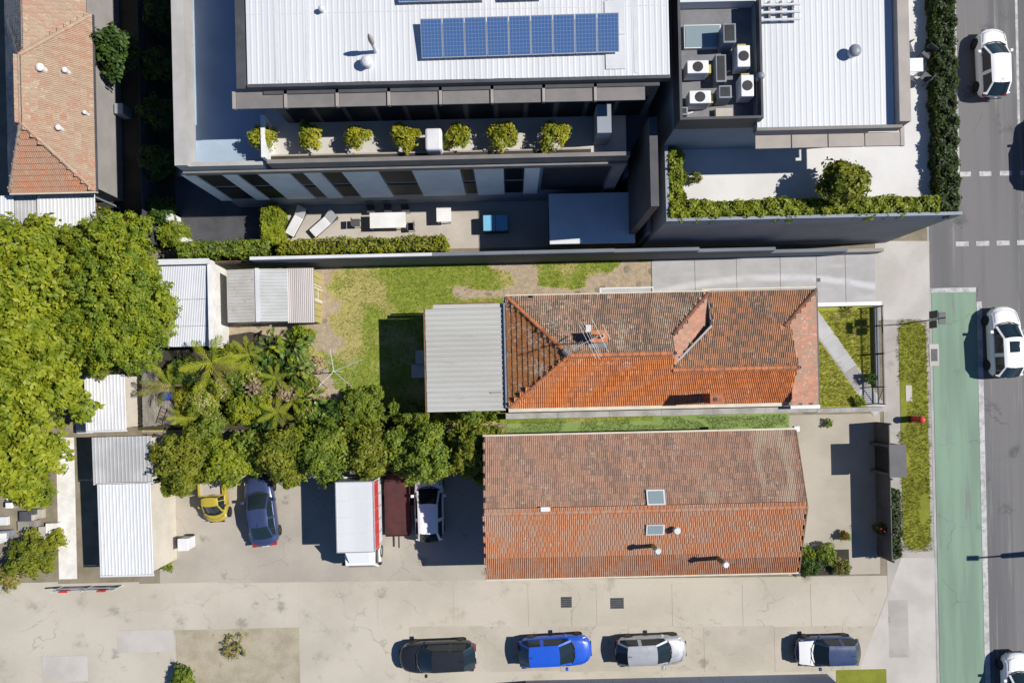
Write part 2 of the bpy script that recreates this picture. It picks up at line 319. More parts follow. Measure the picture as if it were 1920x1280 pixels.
# ------------------------------------------------------------------ foliage builders
def leaves_mesh(name, C, Nn, size, mat, elong=1.6, rnd=None):
    """leaf-shaped folded quads at centres C with normals Nn"""
    n = len(C); a = RNG.normal(size=(n,3)); u = a - (a*Nn).sum(1, keepdims=True)*Nn
    u /= np.linalg.norm(u, axis=1, keepdims=True)+1e-9; vv = np.cross(Nn, u)
    s = size*RNG.uniform(.6, 1.4, (n,1))
    p0 = C - u*s*.5*elong; p2 = C + u*s*.5*elong - Nn*s*.15; p1 = C + vv*s*.42 + Nn*s*.12; p3 = C - vv*s*.42 + Nn*s*.12
    V = np.stack([p0,p1,p2,p3],1).reshape(-1,3)
    m = bpy.data.meshes.new(name); m.vertices.add(4*n); m.vertices.foreach_set('co', V.astype(np.float32).ravel())
    m.loops.add(4*n); m.loops.foreach_set('vertex_index', np.arange(4*n, dtype=np.int32))
    m.polygons.add(n); m.polygons.foreach_set('loop_start', np.arange(0,4*n,4,dtype=np.int32))
    m.update(calc_edges=True)
    at = m.attributes.new('rnd','FLOAT','FACE'); at.data.foreach_set('value', (RNG.uniform(0,1,n) if rnd is None else rnd).astype(np.float32))
    m.materials.append(mat); return m
def lobe_points(lobes, n, up=.35, rough=.22, core=.25):
    L = np.array(lobes, float); A = (L[:,3]*L[:,4]+L[:,3]*L[:,5]+L[:,4]*L[:,5]); idx = RNG.choice(len(L), n, p=A/A.sum())
    d = RNG.normal(size=(n,3)); d /= np.linalg.norm(d,axis=1,keepdims=True); d[:,2] = np.where(d[:,2] < -.25, -d[:,2], d[:,2])
    ph = RNG.uniform(0,6.28,(3,)); k = 1 + rough*(np.sin(d[:,0]*7+idx*2.1+ph[0])*np.sin(d[:,1]*6+idx*1.3+ph[1])+.6*np.sin(d[:,2]*9+idx+d[:,0]*11))
    rr = np.where(RNG.uniform(size=n) < core, RNG.uniform(.45,.9,n), RNG.uniform(.86,1.08,n))*k
    C = L[idx,:3] + d*L[idx,3:6]*rr[:,None]
    Nn = d + np.array([0,0,up]) + RNG.normal(size=(n,3))*.45; Nn /= np.linalg.norm(Nn,axis=1,keepdims=True)
    return C, Nn
def clump_points(lobes, n, leaf, per=26, flat=.75):
    k = max(8, n//per); Cc, Cn = lobe_points(lobes, k, rough=.26, core=.12)
    idx = RNG.integers(0, k, n); r = leaf*RNG.uniform(1.6, 3.0, k)
    d = RNG.normal(size=(n,3)); d /= np.linalg.norm(d,axis=1,keepdims=True); d[:,2] = np.abs(d[:,2])*.9-.15
    rr = (RNG.uniform(0,1,n)**.45)[:,None]*r[idx][:,None]
    C = Cc[idx] + d*rr*np.array([1,1,flat]) + RNG.normal(size=(n,3))*leaf*.25
    Nn = d*.7 + Cn[idx]*.6 + np.array([0,0,.3]) + RNG.normal(size=(n,3))*.4; Nn /= np.linalg.norm(Nn,axis=1,keepdims=True)
    cr = RNG.uniform(0,1,k); return C, Nn, np.clip(cr[idx]*.65+RNG.uniform(0,.34,n), .001, .999)
def clump_lobes(c, R, Hh, k=9, base=.55):
    out = [(c[0],c[1],c[2]+Hh*.45,R*.72,R*.72,Hh*.5)]
    for i in range(k):
        a = i*2.4+random.random(); d = R*random.uniform(.35,.92)
        r = R*random.uniform(.22,.45)*(1.15-.35*d/R)
        out.append((c[0]+d*math.cos(a), c[1]+d*math.sin(a), c[2]+Hh*random.uniform(.42,.86)*(1.05-.35*d/R), r, r, r*.75))
    return out
def tree(name, label, px, py, z, R, n, leaf, mat, zbase=0., lobes=None, cat='tree', group=None, hh=None, k=13, extra=None):
    g = P(px, py, z*.75); base = (g.x, g.y, zbase)
    t = thing(name, label, cat, base, group)
    hh = hh or (z - zbase)*.8
    lb = lobes or clump_lobes((g.x, g.y, z-hh), R, hh, k)
    tr = MB(); r = max(.05, R*.07); zt = z-hh*.65
    tr.tube(base, (g.x+.1, g.y+.05, zt), r, r*.6, 8)
    for lo in lb[1:8]: tr.tube((g.x+.1, g.y+.05, zt*.8+zbase*.2), (lo[0], lo[1], lo[2]-lo[5]*.1), r*.45, r*.15, 5)
    obj('trunk', tr, K['bark'], t)
    C, Nn, rn = clump_points(lb, n, leaf); obj('crown', leaves_mesh('crown', C, Nn, leaf, mat, rnd=rn), None, t)
    if extra:
        C, Nn = lobe_points(lb, extra[1], core=0); obj('blossom', leaves_mesh('blossom', C, Nn, leaf*extra[2], extra[0]), None, t)
    return t
def shrub(label, px, py, z, R, n, leaf, mat, name='shrub', zbase=0., group=None, extra=None, hh=None, k=7):
    return tree(name, label, px, py, z, R, int(n*1.6), leaf*.8, mat, zbase, cat='shrub', group=group, extra=extra, hh=hh or (z-zbase)*.95, k=k)
def hedge(label, x0, x1, y0, y1, z0, z1, mat, n, leaf=.105, group=None):
    n = int(n*1.7)
    t = thing('hedge', label, 'hedge', ((x0+x1)/2,(y0+y1)/2,z0), group)
    obj('stem_core', MB().box(x0+.12,x1-.12,y0+.12,y1-.12,z0,z1-.15), K['soil'], t)
    S = np.array([x1-x0, y1-y0, z1-z0]); U = RNG.uniform(0,1,(n,3))
    face = RNG.uniform(size=n); aT = S[0]*S[1]; aX = S[1]*S[2]; aY = S[0]*S[2]; tot = aT+2*aX+2*aY
    q = np.array([aT, aX, aX, aY])/tot; cs = np.cumsum(q); Nn = np.zeros((n,3))
    for i in range(n):
        f = face[i]
        if f < cs[0]: U[i,2] = 1; Nn[i,2] = 1
        elif f < cs[1]: U[i,0] = 0; Nn[i,0] = -1
        elif f < cs[2]: U[i,0] = 1; Nn[i,0] = 1
        elif f < cs[3]: U[i,1] = 0; Nn[i,1] = -1
        else: U[i,1] = 1; Nn[i,1] = 1
    C = np.array([x0,y0,z0]) + U*S; bumpy = np.sin(C[:,0]*3.1+C[:,1]*2.3)*.05+np.sin(C[:,0]*7.7+1)*np.sin(C[:,1]*6.1)*.10+np.sin(C[:,0]*1.3+2)*.06
    C += Nn*(bumpy[:,None] + RNG.normal(size=(n,1))*.05); Nn = Nn + RNG.normal(size=(n,3))*.5 + np.array([0,0,.3])
    Nn /= np.linalg.norm(Nn,axis=1,keepdims=True)
    obj('foliage', leaves_mesh('foliage', C, Nn, leaf, mat), None, t); return t

# ------------------------------------------------------------------ roof builders
def inside(p, poly):
    x, y = p; r = False; j = len(poly)-1
    for i in range(len(poly)):
        a, b = poly[i], poly[j]
        if (a[1] > y) != (b[1] > y) and x < (b[0]-a[0])*(y-a[1])/(b[1]-a[1])+a[0]: r = not r
        j = i
    return r
TW, TG = .215, .335
def tile_mesh(simple=False):
    mb = MB(); L = TG+.05; t = .042
    prof = [(0,0),(.05,.042),(.17,.046),(.28,.004),(.5,0),(.55,.042),(.67,.046),(.78,.004),(1,0)] if not simple else [(0,0),(.2,.034),(.42,0),(.62,.03),(1,0)]
    v = []; f = []; n = len(prof)
    for u, h in prof: v += [(u*TW, 0, -.012), (u*TW, 0, t+h), (u*TW, L, h)]
    for i in range(n-1):
        a, b = 3*i, 3*(i+1); f += [(a+1,b+1,b+2,a+2), (a,b,b+1,a+1)]
    return mb.add(v, f)
TILE = tile_mesh().mesh('tile'); TILE_S = tile_mesh(True)
_tf = tile_mesh()
def tile_plane(parent, O, U, V, poly3, mat, n_single=0, simple=False, single_ok=None, under=True):
    """lay courses of tiles over planar polygon poly3; U along the eave, V up the slope"""
    O, U, V = Vector(O), Vector(U).normalized(), Vector(V).normalized(); N = U.cross(V).normalized()
    pl = [((Vector(p)-O).dot(U), (Vector(p)-O).dot(V)) for p in poly3]
    u0, u1 = min(p[0] for p in pl), max(p[0] for p in pl); v0, v1 = min(p[1] for p in pl), max(p[1] for p in pl)
    if under: obj('roof_deck', MB().slab([Vector(p)-N*.035 for p in poly3], .08), K['under'], parent)
    src = TILE_S if simple else _tf; mb = MB(); mine = None; cnt = 0
    rows = int((v1-v0)/TG)+1; cols = int((u1-u0)/TW)+2
    for r in range(rows):
        for c in range(cols):
            uu = u0+(c-.5*(r % 2))*TW; vv = v0+r*TG
            if not inside((uu+TW*.5, vv+TG*.5), pl):
                if not (inside((uu+TW*.5, vv+TG*.15), pl)): continue
            rn = random.random(); dz = random.uniform(-.004,.006); an = random.gauss(0,.012)
            org = O + U*uu + V*vv + N*dz
            U2 = U*math.cos(an)+V*math.sin(an); V2 = V*math.cos(an)-U*math.sin(an)
            if cnt < n_single:
                if mine is None: mine = TILE.copy(); mine.materials.append(mat)
                o = bpy.data.objects.new('tile', mine)
                m4 = Matrix(((U2.x,V2.x,N.x,org.x),(U2.y,V2.y,N.y,org.y),(U2.z,V2.z,N.z,org.z),(0,0,0,1)))
                link(o, parent); o.matrix_basis = m4; cnt += 1
            else:
                mb.add([org+U2*a+V2*b+N*h for a,b,h in src.v], src.f, rn+.001)
    if mb.v:
        o = obj('tile_courses', mb, mat, parent); o['kind'] = 'stuff'
    return cnt
CAPL = .40
def cap_mesh():
    mb = MB(); v = []; f = []; n = 7
    for x, r in ((0,.115),(CAPL*.9,.10),(CAPL*.9,.12),(CAPL+.02,.12)):
        for i in range(n):
            a = math.pi*i/(n-1); v.append((x, r*math.cos(a), r*math.sin(a)*.8))
    for j in range(3):
        for i in range(n-1): f.append((j*n+i, (j+1)*n+i, (j+1)*n+i+1, j*n+i+1))
    f.append(tuple(range(n))); f.append(tuple(range(4*n-1,3*n-1,-1)))
    return mb.add(v, f).mesh('ridge_tile')
CAP = cap_mesh(); _caps = {}
def ridge(parent, a, b, mat, lift=.045):
    a, b = Vector(a), Vector(b); d = b-a; L = d.length; n = max(1, round(L/CAPL)); d.normalize()
    if mat.name not in _caps: m = CAP.copy(); m.materials.append(mat); _caps[mat.name] = m
    side = Vector((-d.y, d.x, 0)).normalized(); up = d.cross(side)
    if up.z < 0: up = -up; side = -side
    for i in range(n):
        o = bpy.data.objects.new('ridge_tile', _caps[mat.name]); p = a + d*(L*i/n) + Vector((0,0,lift)); s = L/n/CAPL
        link(o, parent); o.matrix_basis = Matrix(((d.x*s,side.x,up.x,p.x),(d.y*s,side.y,up.y,p.y),(d.z*s,side.z,up.z,p.z),(0,0,0,1)))
def corrugated(parent, O, U, V, Wd, Ln, pitch, amp, mat, sheet=.76, trap=False, name='roof_sheet', jit=.003):
    """ribbed sheets; ribs run along V, sheets lie side by side along U"""
    O, U, V = Vector(O), Vector(U).normalized(), Vector(V).normalized(); N = U.cross(V)
    if N.z < 0: N = -N
    k = max(1, round(Wd/sheet)); sw = Wd/k; nr = max(1, round(sw/pitch)); pt = sw/nr
    prof = []
    for i in range(nr):
        if trap: prof += [(i*pt,0),(i*pt+pt*.60,0),(i*pt+pt*.70,amp),(i*pt+pt*.90,amp)]
        else: prof += [((i+q/6)*pt, amp*.5*(1+math.cos(2*math.pi*q/6))) for q in range(6)]
    prof.append((sw, 0 if trap else amp))
    for s_ in range(k):
        mb = MB(); n = len(prof); zz = random.uniform(0, jit)+.002*(s_ % 2); ov = random.uniform(-.012,.012)
        v = [O+U*(s_*sw+p)+N*(h+zz) + V*ov for p,h in prof] + [O+U*(s_*sw+p)+V*(Ln+ov)+N*(h+zz) for p,h in prof]
        v += [p - N*.004 for p in v]
        f = [(i,i+1,n+i+1,n+i) for i in range(n-1)] + [(2*n+i, 3*n+i, 3*n+i+1, 2*n+i+1) for i in range(n-1)]
        f += [(i, 2*n+i, 2*n+i+1, i+1) for i in range(n-1)] + [(n+i, n+i+1, 3*n+i+1, 3*n+i) for i in range(n-1)]
        obj(name, mb.add(v, f), mat, parent)

# ================================================================== THE SETTING
XR = 26.3                                             # kerb line of the street
struct('ground', MB().box(-150, XR-.15, -150, 150, -.6, 0.0), K['ground'])
struct('road', MB().poly([(XR,-150,-.12),(170,-150,-.12),(170,150,-.12),(XR,150,-.12)]), K['asphalt'])
struct('kerb', MB().box(XR-.15, XR, -60, P(1745,540).y, -.3, .012), K['kerb'])
struct('kerb', MB().box(XR-.15, XR, P(1745,330).y, 60, -.3, .012), K['kerb'])
struct('kerb', MB().box(XR-.15, XR, P(1745,540).y+.005, P(1745,330).y-.005, -.3, -.07), K['kerb'])
def flat(name, mat, pts, z=.006, parent=None): return struct(name, MB().poly([(p[0],p[1],z) for p in pts]), mat, parent)
def frect(name, mat, x0, y0, x1, y1, z=.006):
    a = RC(x0,y0,x1,y1); return flat(name, mat, [(a[0],a[2]),(a[1],a[2]),(a[1],a[3]),(a[0],a[3])], z)
ytop = P(1790,548).y
flat('bike_lane', K['green'], [(XR+.12,-60),(29.2,-60),(29.2,ytop),(XR+.12,ytop)], -.116)
y2 = P(1800,335).y
flat('bike_lane', K['green'], [(27.0,y2),(27.75,y2),(27.75,60),(27.0,60)], -.116)
def mark(x0, x1, y0, y1): return flat('road_marking', K['white_line'], [(x0,y0),(x1,y0),(x1,y1),(x0,y1)], -.112)
mark(29.22, 29.55, -60, ytop-.6); mark(XR+.1, 29.2, ytop+.01, ytop+.3); mark(28.0, 28.35, y2, 60)
for k in range(9):
    x = 28.0+k*1.28; yy = P(1850,456).y; mark(x, x+.82, yy-.14, yy+.16)
    yy = P(1850,325).y; mark(x+.3, x+1.05, yy-.14, yy+.16)
x = P(1908,120).x; mark(x, x+.16, P(1900,232).y, 60); mark(32.4, 32.55, -60, 2)
bx = P(1792,600).x
# footpath in bays, crossover
ys = [-60+2.4*i for i in range(30)]
xa, xb = P(1655,700).x, P(1692,700).x
fp = struct('footpath', MB().box(xa-.02, XR-.16, -60, P(1700,600).y, -.2, .004), K['footpath'])
yy = -32.0
while yy < P(1700,600).y-.2:
    y3 = min(yy+1.8, P(1700,600).y); obj('slab', MB().box(xa, xb, yy+.008, y3-.008, -.05, .014+random.uniform(0,.005)), K['footpath'], fp); yy += 1.8
fp2 = struct('driveway_crossover', MB().prism([P(1640,600)[:2], P(1742,600)[:2], P(1742,452)[:2], P(1640,452)[:2]], -.2, .016), K['crossover'])
struct('laneway_crossover', MB().prism([P(1600,1285)[:2], P(1755,1285)[:2], P(1752,1045)[:2], P(1690,1045)[:2]], -.2, .017), K['crossover'])
# green verge strip with a rounded end
def rrect(x0, x1, y0, y1, r, n=6):
    pts = []
    for cx, cy, a0 in ((x1-r,y1-r,0),(x0+r,y1-r,90),(x0+r,y0+r,180),(x1-r,y0+r,270)):
        for i in range(n+1): a = rad(a0+90*i/n); pts.append((cx+r*math.cos(a), cy+r*math.sin(a)))
    return pts
va = RC(1689,602,1746,1030)
struct('grass_verge', MB().prism(rrect(va[0], va[1]-.2, va[2], va[3], .75), -.1, .035), K['verge'])
K['lf_vgrass'] = leafmat('verge_blades', (.20,.22,.02), (.30,.29,.04), (.15,.18,.015), trans=.25, rough=.7)
# laneway, car yard, forecourts
struct('laneway', MB().prism([P(-260,1100)[:2], P(1700,1078)[:2], P(1700,1330)[:2], P(-260,1330)[:2]], -.2, .008), K['lane'])
xs = [-330, -180,-40,110,262,410,560,708,850,990,1118,1260,1392,1520,1640]
for i in range(len(xs)-1):                            # the laneway is cast in bays
    a = RC(xs[i], 1092, xs[i+1], 1172); l = bpy.data.objects['laneway']
    obj('slab', MB().box(a[0]+.012, a[1]-.012, a[2]+.01, a[3], -.05, .016+random.uniform(0,.006)), K['lane'], l)
for i in range(len(xs)-1):
    if xs[i] > 560:
        a = RC(xs[i]+60, 1173, xs[i+1]+60, 1258); obj('slab', MB().box(a[0]+.012, a[1]-.012, a[2]+.01, a[3]-.012, -.05, .015+random.uniform(0,.006)), K['lane2'], bpy.data.objects['laneway'])
struct('car_yard', MB().prism([P(300,862)[:2], P(920,855)[:2], P(920,1098)[:2], P(300,1104)[:2]], -.2, .007), K['yard'])
struct('forecourt', MB().prism([P(1478,778)[:2], P(1650,775)[:2], P(1650,1075)[:2], P(1478,1078)[:2]], -.2, .009), K['beige_yard'])
struct('turf_strip', MB().prism([P(950,785)[:2], P(1480,772)[:2], P(1480,815)[:2], P(950,822)[:2]], -.2, .010), K['turf'])
frect('dry_garden_bed', M('dry_bed',(.37,.325,.245),(.29,.255,.18),.95,.9,fine=.3,fscale=12,bump=.02,c3=(.22,.20,.09),c3s=1.2,c3lo=.6,c3hi=.7), 330, 1178, 562, 1290, .012)
frect('concrete_patch', K['crossover'], 220, 1180, 325, 1222, .022); frect('concrete_patch', K['crossover'], 80, 1229, 165, 1276, .022)
frect('back_yard', K['ground'], -250, 690, 300, 1095, .005); frect('garden_path', K['offwhite'], 108, 820, 142, 1085, .012)
frect('side_passage', K['soil'], 176, -200, 325, 470, .006)
# courtyard of the apartments
ca = RC(330, -250, 1200, 468)
struct('courtyard', MB().box(ca[0], ca[1], ca[2], ca[3], -.2, .010), K['paver'])
cb = RC(300, 330, 500, 468)
struct('service_ramp', MB().box(cb[0]+1, cb[1], cb[2]+.3, cb[3], -.2, .016), K['charcoal'])

# ------------------------------------------------------------------ back lawn: a sheet with bare and dry patches
LX0, LX1, LY0, LY1 = P(262,600).x, P(1222,560).x, P(700,800).y, P(700,492).y+.12
bare = [(594,560,30,72,1.05),(600,500,60,16,.9),(510,620,100,18,1.1),(430,640,60,40,1.0),(650,575,22,40,.55),(625,655,40,26,.55),(600,715,34,26,.9),
        (862,543,34,18,.9),(700,494,30,8,.8),(985,525,34,24,.9),(1000,548,70,10,.9),(1140,532,60,26,.95),(1195,522,50,34,.85),(1050,549,110,9,1.0),(900,552,40,6,.6),(1090,552,60,8,1),(935,500,26,10,.5),
        (760,770,60,20,.8),(960,498,50,12,.6),(700,640,40,14,.2),(600,745,40,24,.7),(330,700,90,120,1.0),(1195,500,30,16,.9)]
green = [(1040,516,28,20,.8),(1073,546,14,9,1.0),(895,522,40,22,.5),(805,520,70,30,.4),(1160,560,10,5,.5),(680,560,40,60,.5),(1092,496,60,10,.4),(945,545,12,12,.3),(525,494,24,8,1)]
def lawn_mask(x, y):
    fx, fy = x*FPX/CAM_H, y*FPX/CAM_H; c, s = math.cos(-ROLL), math.sin(-ROLL)
    px, py = PX0 + fx*c - fy*s, PY0 - (fx*s + fy*c)
    d = -.17
    for bx_, by_, rx, ry, k in bare: d += 1.15*k*math.exp(-((px-bx_)/rx)**2-((py-by_)/ry)**2)
    for bx_, by_, rx, ry, k in green: d -= 1.1*k*math.exp(-((px-bx_)/rx)**2-((py-by_)/ry)**2)
    d += .55*mnoise.fractal(Vector((x*.9, y*.9, 3.1)), .9, 2.1, 5) + .22*mnoise.noise(Vector((x*4.3, y*4.3, 9)))
    dry = .47 + .6*mnoise.fractal(Vector((x*.42, y*.42, 7.7)), .9, 2.0, 4) + .5*max(0, d)
    return max(0, min(1, d*1.6-.25)), max(0, min(1, dry))
def lawn_grid(name, x0, x1, y0, y1, st, clip=None):
    nx, ny = int((x1-x0)/st)+1, int((y1-y0)/st)+1; v = []; dm = []; dr = []
    for j in range(ny+1):
        for i in range(nx+1):
            x, y = x0+(x1-x0)*i/nx, y0+(y1-y0)*j/ny; a, b = lawn_mask(x, y); dm.append(a); dr.append(b)
            v.append((x, y, .02+.02*mnoise.noise(Vector((x*1.3,y*1.3,0)))-.012*a))
    f = [(j*(nx+1)+i, j*(nx+1)+i+1, (j+1)*(nx+1)+i+1, (j+1)*(nx+1)+i) for j in range(ny) for i in range(nx)]
    m = bpy.data.meshes.new(name); m.from_pydata(v, [], f)
    for nm, d in (('bare', dm), ('dry', dr)):
        at = m.attributes.new(nm, 'FLOAT', 'POINT'); at.data.foreach_set('value', d)
    return m
m, t, b = new_mat('lawn_turf')
A = nn(t, 'ShaderNodeAttribute', attribute_name='bare').outputs['Fac']; D = nn(t, 'ShaderNodeAttribute', attribute_name='dry').outputs['Fac']
fn = noi(t, pos(t), 11, 5, .75); f2 = noi(t, pos(t), 3.2, 4, .65)
gr = mixc(t, ramp(t, f2, .38, .62), (.15,.205,.026), (.225,.255,.045))
gr = mixc(t, ramp(t, mth(t, 'ADD', D, mth(t, 'MULTIPLY', mth(t, 'SUBTRACT', fn, .5), .9)), .42, .78), gr, (.36,.315,.115))
di = mixc(t, ramp(t, f2, .35, .65), (.39,.315,.225), (.31,.245,.175))
c = mixc(t, ramp(t, mth(t, 'ADD', A, mth(t, 'MULTIPLY', mth(t, 'SUBTRACT', fn, .5), 1.3)), .34, .62), gr, di)
g = mth(t, 'MULTIPLY_ADD', fn, 1.1, .45); cc = nn(t, 'ShaderNodeCombineColor')
for i in range(3): t.links.new(g, cc.inputs[i])
t.links.new(mixc(t, 1., c, cc.outputs[0], 'MULTIPLY'), b.inputs['Base Color']); b.inputs['Roughness'].default_value = .95; b.inputs['Specular IOR Level'].default_value = .1
bn = nn(t, 'ShaderNodeBump'); bn.inputs['Distance'].default_value = .03; t.links.new(fn, bn.inputs['Height']); t.links.new(bn.outputs[0], b.inputs['Normal'])
K['lawn'] = m
lawn = obj('lawn', lawn_grid('lawn', LX0, LX1, LY0, LY1, .14), m); lawn['kind'] = 'structure'
def blades(name, x0, x1, y0, y1, n, mat, thr=.35, zb=.02, wide=.012, test=None, hgt=.085):
    v = []; f = []; r = []
    while n > 0:
        n -= 1; x, y = random.uniform(x0,x1), random.uniform(y0,y1)
        if test is None:
            if lawn_mask(x, y)[0] > thr*random.uniform(.3,1.6): continue
        elif not test(x, y): continue
        for k in range(3):
            a = random.random()*6.28; h = hgt*random.uniform(.5,1.3); ln = h*random.uniform(.5,1.2)
            dx, dy = math.cos(a), math.sin(a); o = len(v); x2, y2 = x+random.gauss(0,.03), y+random.gauss(0,.03)
            v += [(x2-dy*wide, y2+dx*wide, zb-.02), (x2+dy*wide, y2-dx*wide, zb-.02), (x2+dx*ln, y2+dy*ln, zb+h)]
            f.append((o,o+1,o+2)); r.append(random.random())
    me = bpy.data.meshes.new(name); me.from_pydata(v, [], f); at = me.attributes.new('rnd','FLOAT','FACE'); at.data.foreach_set('value', r)
    o = obj(name, me, mat); o['kind'] = 'stuff'; return o
tag(blades('lawn_grass', P(440,600).x, LX1-.05, LY0+.2, LY1-.15, 26000, K['lf_grass']), 'short uneven grass growing over the back lawn', 'grass')

def on_verge(x, y):
    e = min(x-va[0], va[1]-.2-x, y-va[2], va[3]-y); return e > -.10-.12*mnoise.noise(Vector((x*2,y*2,4))) and mnoise.noise(Vector((x*.8,y*.5,1))) > -.42
ta = RC(952,786,1478,815)
tag(blades('turf_tufts', ta[0], ta[1], ta[2]-.1, ta[3]+.1, 6000, leafmat('turf_blades', (.19,.29,.07), (.28,.36,.11), (.16,.25,.06), trans=.25, rough=.7), zb=.02, test=lambda x, y: mnoise.noise(Vector((x*.7,y*1.4,2))) > -.25, hgt=.06), 'green turf growing in the strip between the two tiled houses', 'grass')
tag(blades('verge_grass', va[0]-.25, va[1]-.02, va[2]-.2, va[3]+.2, 5200, K['lf_vgrass'], zb=.045, test=on_verge, hgt=.09), 'rough yellow-green grass on the street verge', 'grass')
# ------------------------------------------------------------------ concrete driveway in bays, pale tyre arc worn across it
m, t, b = new_mat('driveway_concrete')
n1 = noi(t, pos(t), .7, 6, .6); n2 = noi(t, pos(t), 16, 4, .7)
c = mixc(t, ramp(t, n1, .3, .7), (.37,.365,.37), (.32,.312,.308))
c = mixc(t, ramp(t, noi(t, pos(t, (.25,1.4,1)), 1.0, 5), .5, .75), c, (.41,.405,.41))
p1, p2, p3 = P(1270,540), P(1420,521), P(1655,540)
ax, ay, bx_, by_, cx, cy = p1.x, p1.y, p2.x, p2.y, p3.x, p3.y
dd = 2*(ax*(by_-cy)+bx_*(cy-ay)+cx*(ay-by_))
ox = ((ax*ax+ay*ay)*(by_-cy)+(bx_*bx_+by_*by_)*(cy-ay)+(cx*cx+cy*cy)*(ay-by_))/dd
oy = ((ax*ax+ay*ay)*(cx-bx_)+(bx_*bx_+by_*by_)*(ax-cx)+(cx*cx+cy*cy)*(bx_-ax))/dd
RR = math.hypot(ax-ox, ay-oy)
ge = nn(t, 'ShaderNodeNewGeometry'); vm = nn(t, 'ShaderNodeVectorMath', operation='DISTANCE'); sx = nn(t, 'ShaderNodeSeparateXYZ'); cb_ = nn(t, 'ShaderNodeCombineXYZ')
t.links.new(ge.outputs['Position'], sx.inputs[0]); t.links.new(sx.outputs[0], cb_.inputs[0]); t.links.new(sx.outputs[1], cb_.inputs[1])
t.links.new(cb_.outputs[0], vm.inputs[0]); vm.inputs[1].default_value = (ox, oy, 0)
ds = mth(t, 'ABSOLUTE', mth(t, 'SUBTRACT', mth(t, 'ADD', vm.outputs['Value'], mth(t, 'MULTIPLY', mth(t, 'SUBTRACT', n1, .5), .25)), RR))
arc = mth(t, 'SUBTRACT', 1.0, ramp(t, ds, .05, .34))
c = mixc(t, mth(t, 'MULTIPLY', arc, mth(t, 'MULTIPLY', ramp(t, n1, .25, .55), .75)), c, (.53,.535,.55))
g = mth(t, 'MULTIPLY_ADD', n2, .3, .85); cc = nn(t, 'ShaderNodeCombineColor')
for i in range(3): t.links.new(g, cc.inputs[i])
t.links.new(mixc(t, 1., c, cc.outputs[0], 'MULTIPLY'), b.inputs['Base Color']); b.inputs['Roughness'].default_value = .85
K['drive'] = m
da = RC(1222, 480, 1641, 574)
drive = struct('driveway', MB().box(da[0], da[1], da[2], da[3], -.2, .010), K['charcoal'])
jx = [1222,1303,1381,1463,1531,1585,1641]
for i in range(6):
    X0, X1 = P(jx[i],525).x, P(jx[i+1],525).x
    obj('slab', MB().box(X0+.012, X1-.012, da[2]+.01, da[3]-.01, -.05, .028+random.uniform(0,.006)), K['drive'], drive)
g_ = P(1534,525); obj('drain_cover', MB().box(g_.x-.12,g_.x+.12,g_.y-.12,g_.y+.12,0,.045), K['pit'], drive)
edge = RC(1640,478,1654,574); struct('drive_apron', MB().box(edge[0]+.02, edge[1]+.2, edge[2], edge[3], -.2, .02), K['crossover'])

# ------------------------------------------------------------------ front garden: lawn, angled path
fa = RC(1500, 572, 1640, 770)
fl = struct('front_lawn', MB().box(fa[0], fa[1], fa[2], fa[3], -.2, .016), M('front_lawn_turf', (.31,.31,.05), (.25,.26,.035), .95, 1.2, fine=.4, fscale=13, bump=.03, c3=(.36,.30,.11), c3s=1.1, c3lo=.55, c3hi=.68))
pa, pb = P(1508,572), P(1650,772); d = (pb-pa).normalized(); nrm = Vector((-d.y, d.x, 0)); hw = .42
path = struct('garden_path', MB().prism([pa+nrm*(hw+.07), pa-nrm*(hw+.07), pb-nrm*(hw+.07), pb+nrm*(hw+.07)], -.1, .030), K['crossover'])
Lp = (pb-pa).length; cuts = [0, Lp*.30, Lp*.475, Lp*.60, Lp*.775, Lp*.9, Lp]
for i in range(len(cuts)-1):
    a, c_ = pa+d*(cuts[i]+.02), pa+d*(cuts[i+1]-.02)
    obj('slab', MB().prism([a+nrm*hw, a-nrm*hw, c_-nrm*hw, c_+nrm*hw], 0, .045), K['greyroof'] if i != 3 else K['greywall'], path)
K['lf_fgrass'] = leafmat('front_grass_blades', (.32,.34,.045), (.48,.44,.12), (.27,.30,.04), trans=.3, rough=.7)
def on_front(x, y):
    q = Vector((x,y,0))-pa; return abs(q.dot(nrm)) > hw+.1
tag(blades('front_grass', P(1528,600).x, fa[1]-.3, fa[2]+.3, fa[3]-.35, 4600, K['lf_fgrass'], zb=.03, test=on_front, hgt=.10), 'thick yellow-green grass either side of the front path', 'grass')

# ================================================================== THE TILED HOUSE
ZE = 3.6; ZR = 5.3
Yn = P(1136,552,ZE).y; Ys = P(1166,760,ZE).y; Yr = P(1166,664,ZR).y
Xw = P(951,650,ZE).x; Xe1 = P(1329,580,ZE).x; Xe2 = P(1531,640,ZE).x
tN = (ZR-ZE)/(Yn-Yr); tS = (ZR-ZE)/(Yr-Ys)
Xh = P(1067,664,ZR).x; Xg1 = P(1266,662,ZR).x; tW = (ZR-ZE)/(Xh-Xw)
def on_plane(px, py, zf, z=4.3):
    for _ in range(12): q = P(px, py, z); z = zf(q.x, q.y)
    return P(px, py, z)
zN = lambda x, y: ZE+(Yn-y)*tN
zS = lambda x, y: ZE+(y-Ys)*tS
fr = on_plane(1380, 691, zS); Yf, zf = fr.y, fr.z; tF = (zf-ZE)/(Yn-Yf)
zF = lambda x, y: ZE+(Yn-y)*tF
B1 = on_plane(1262, 627, zN); tE1 = (B1.z-ZE)/(Xe1-B1.x); zE1 = lambda x, y: ZE+(Xe1-x)*tE1
B2 = on_plane(1471, 611, zF); tE2 = (B2.z-ZE)/(Xe2-B2.x); zE2 = lambda x, y: ZE+(Xe2-x)*tE2
Dv = on_plane(1264, 683, zF); Fv = P(1329,612,ZE); Xg2 = P(1497,690,zf).x; Ys2 = P(1510,759,ZE).y
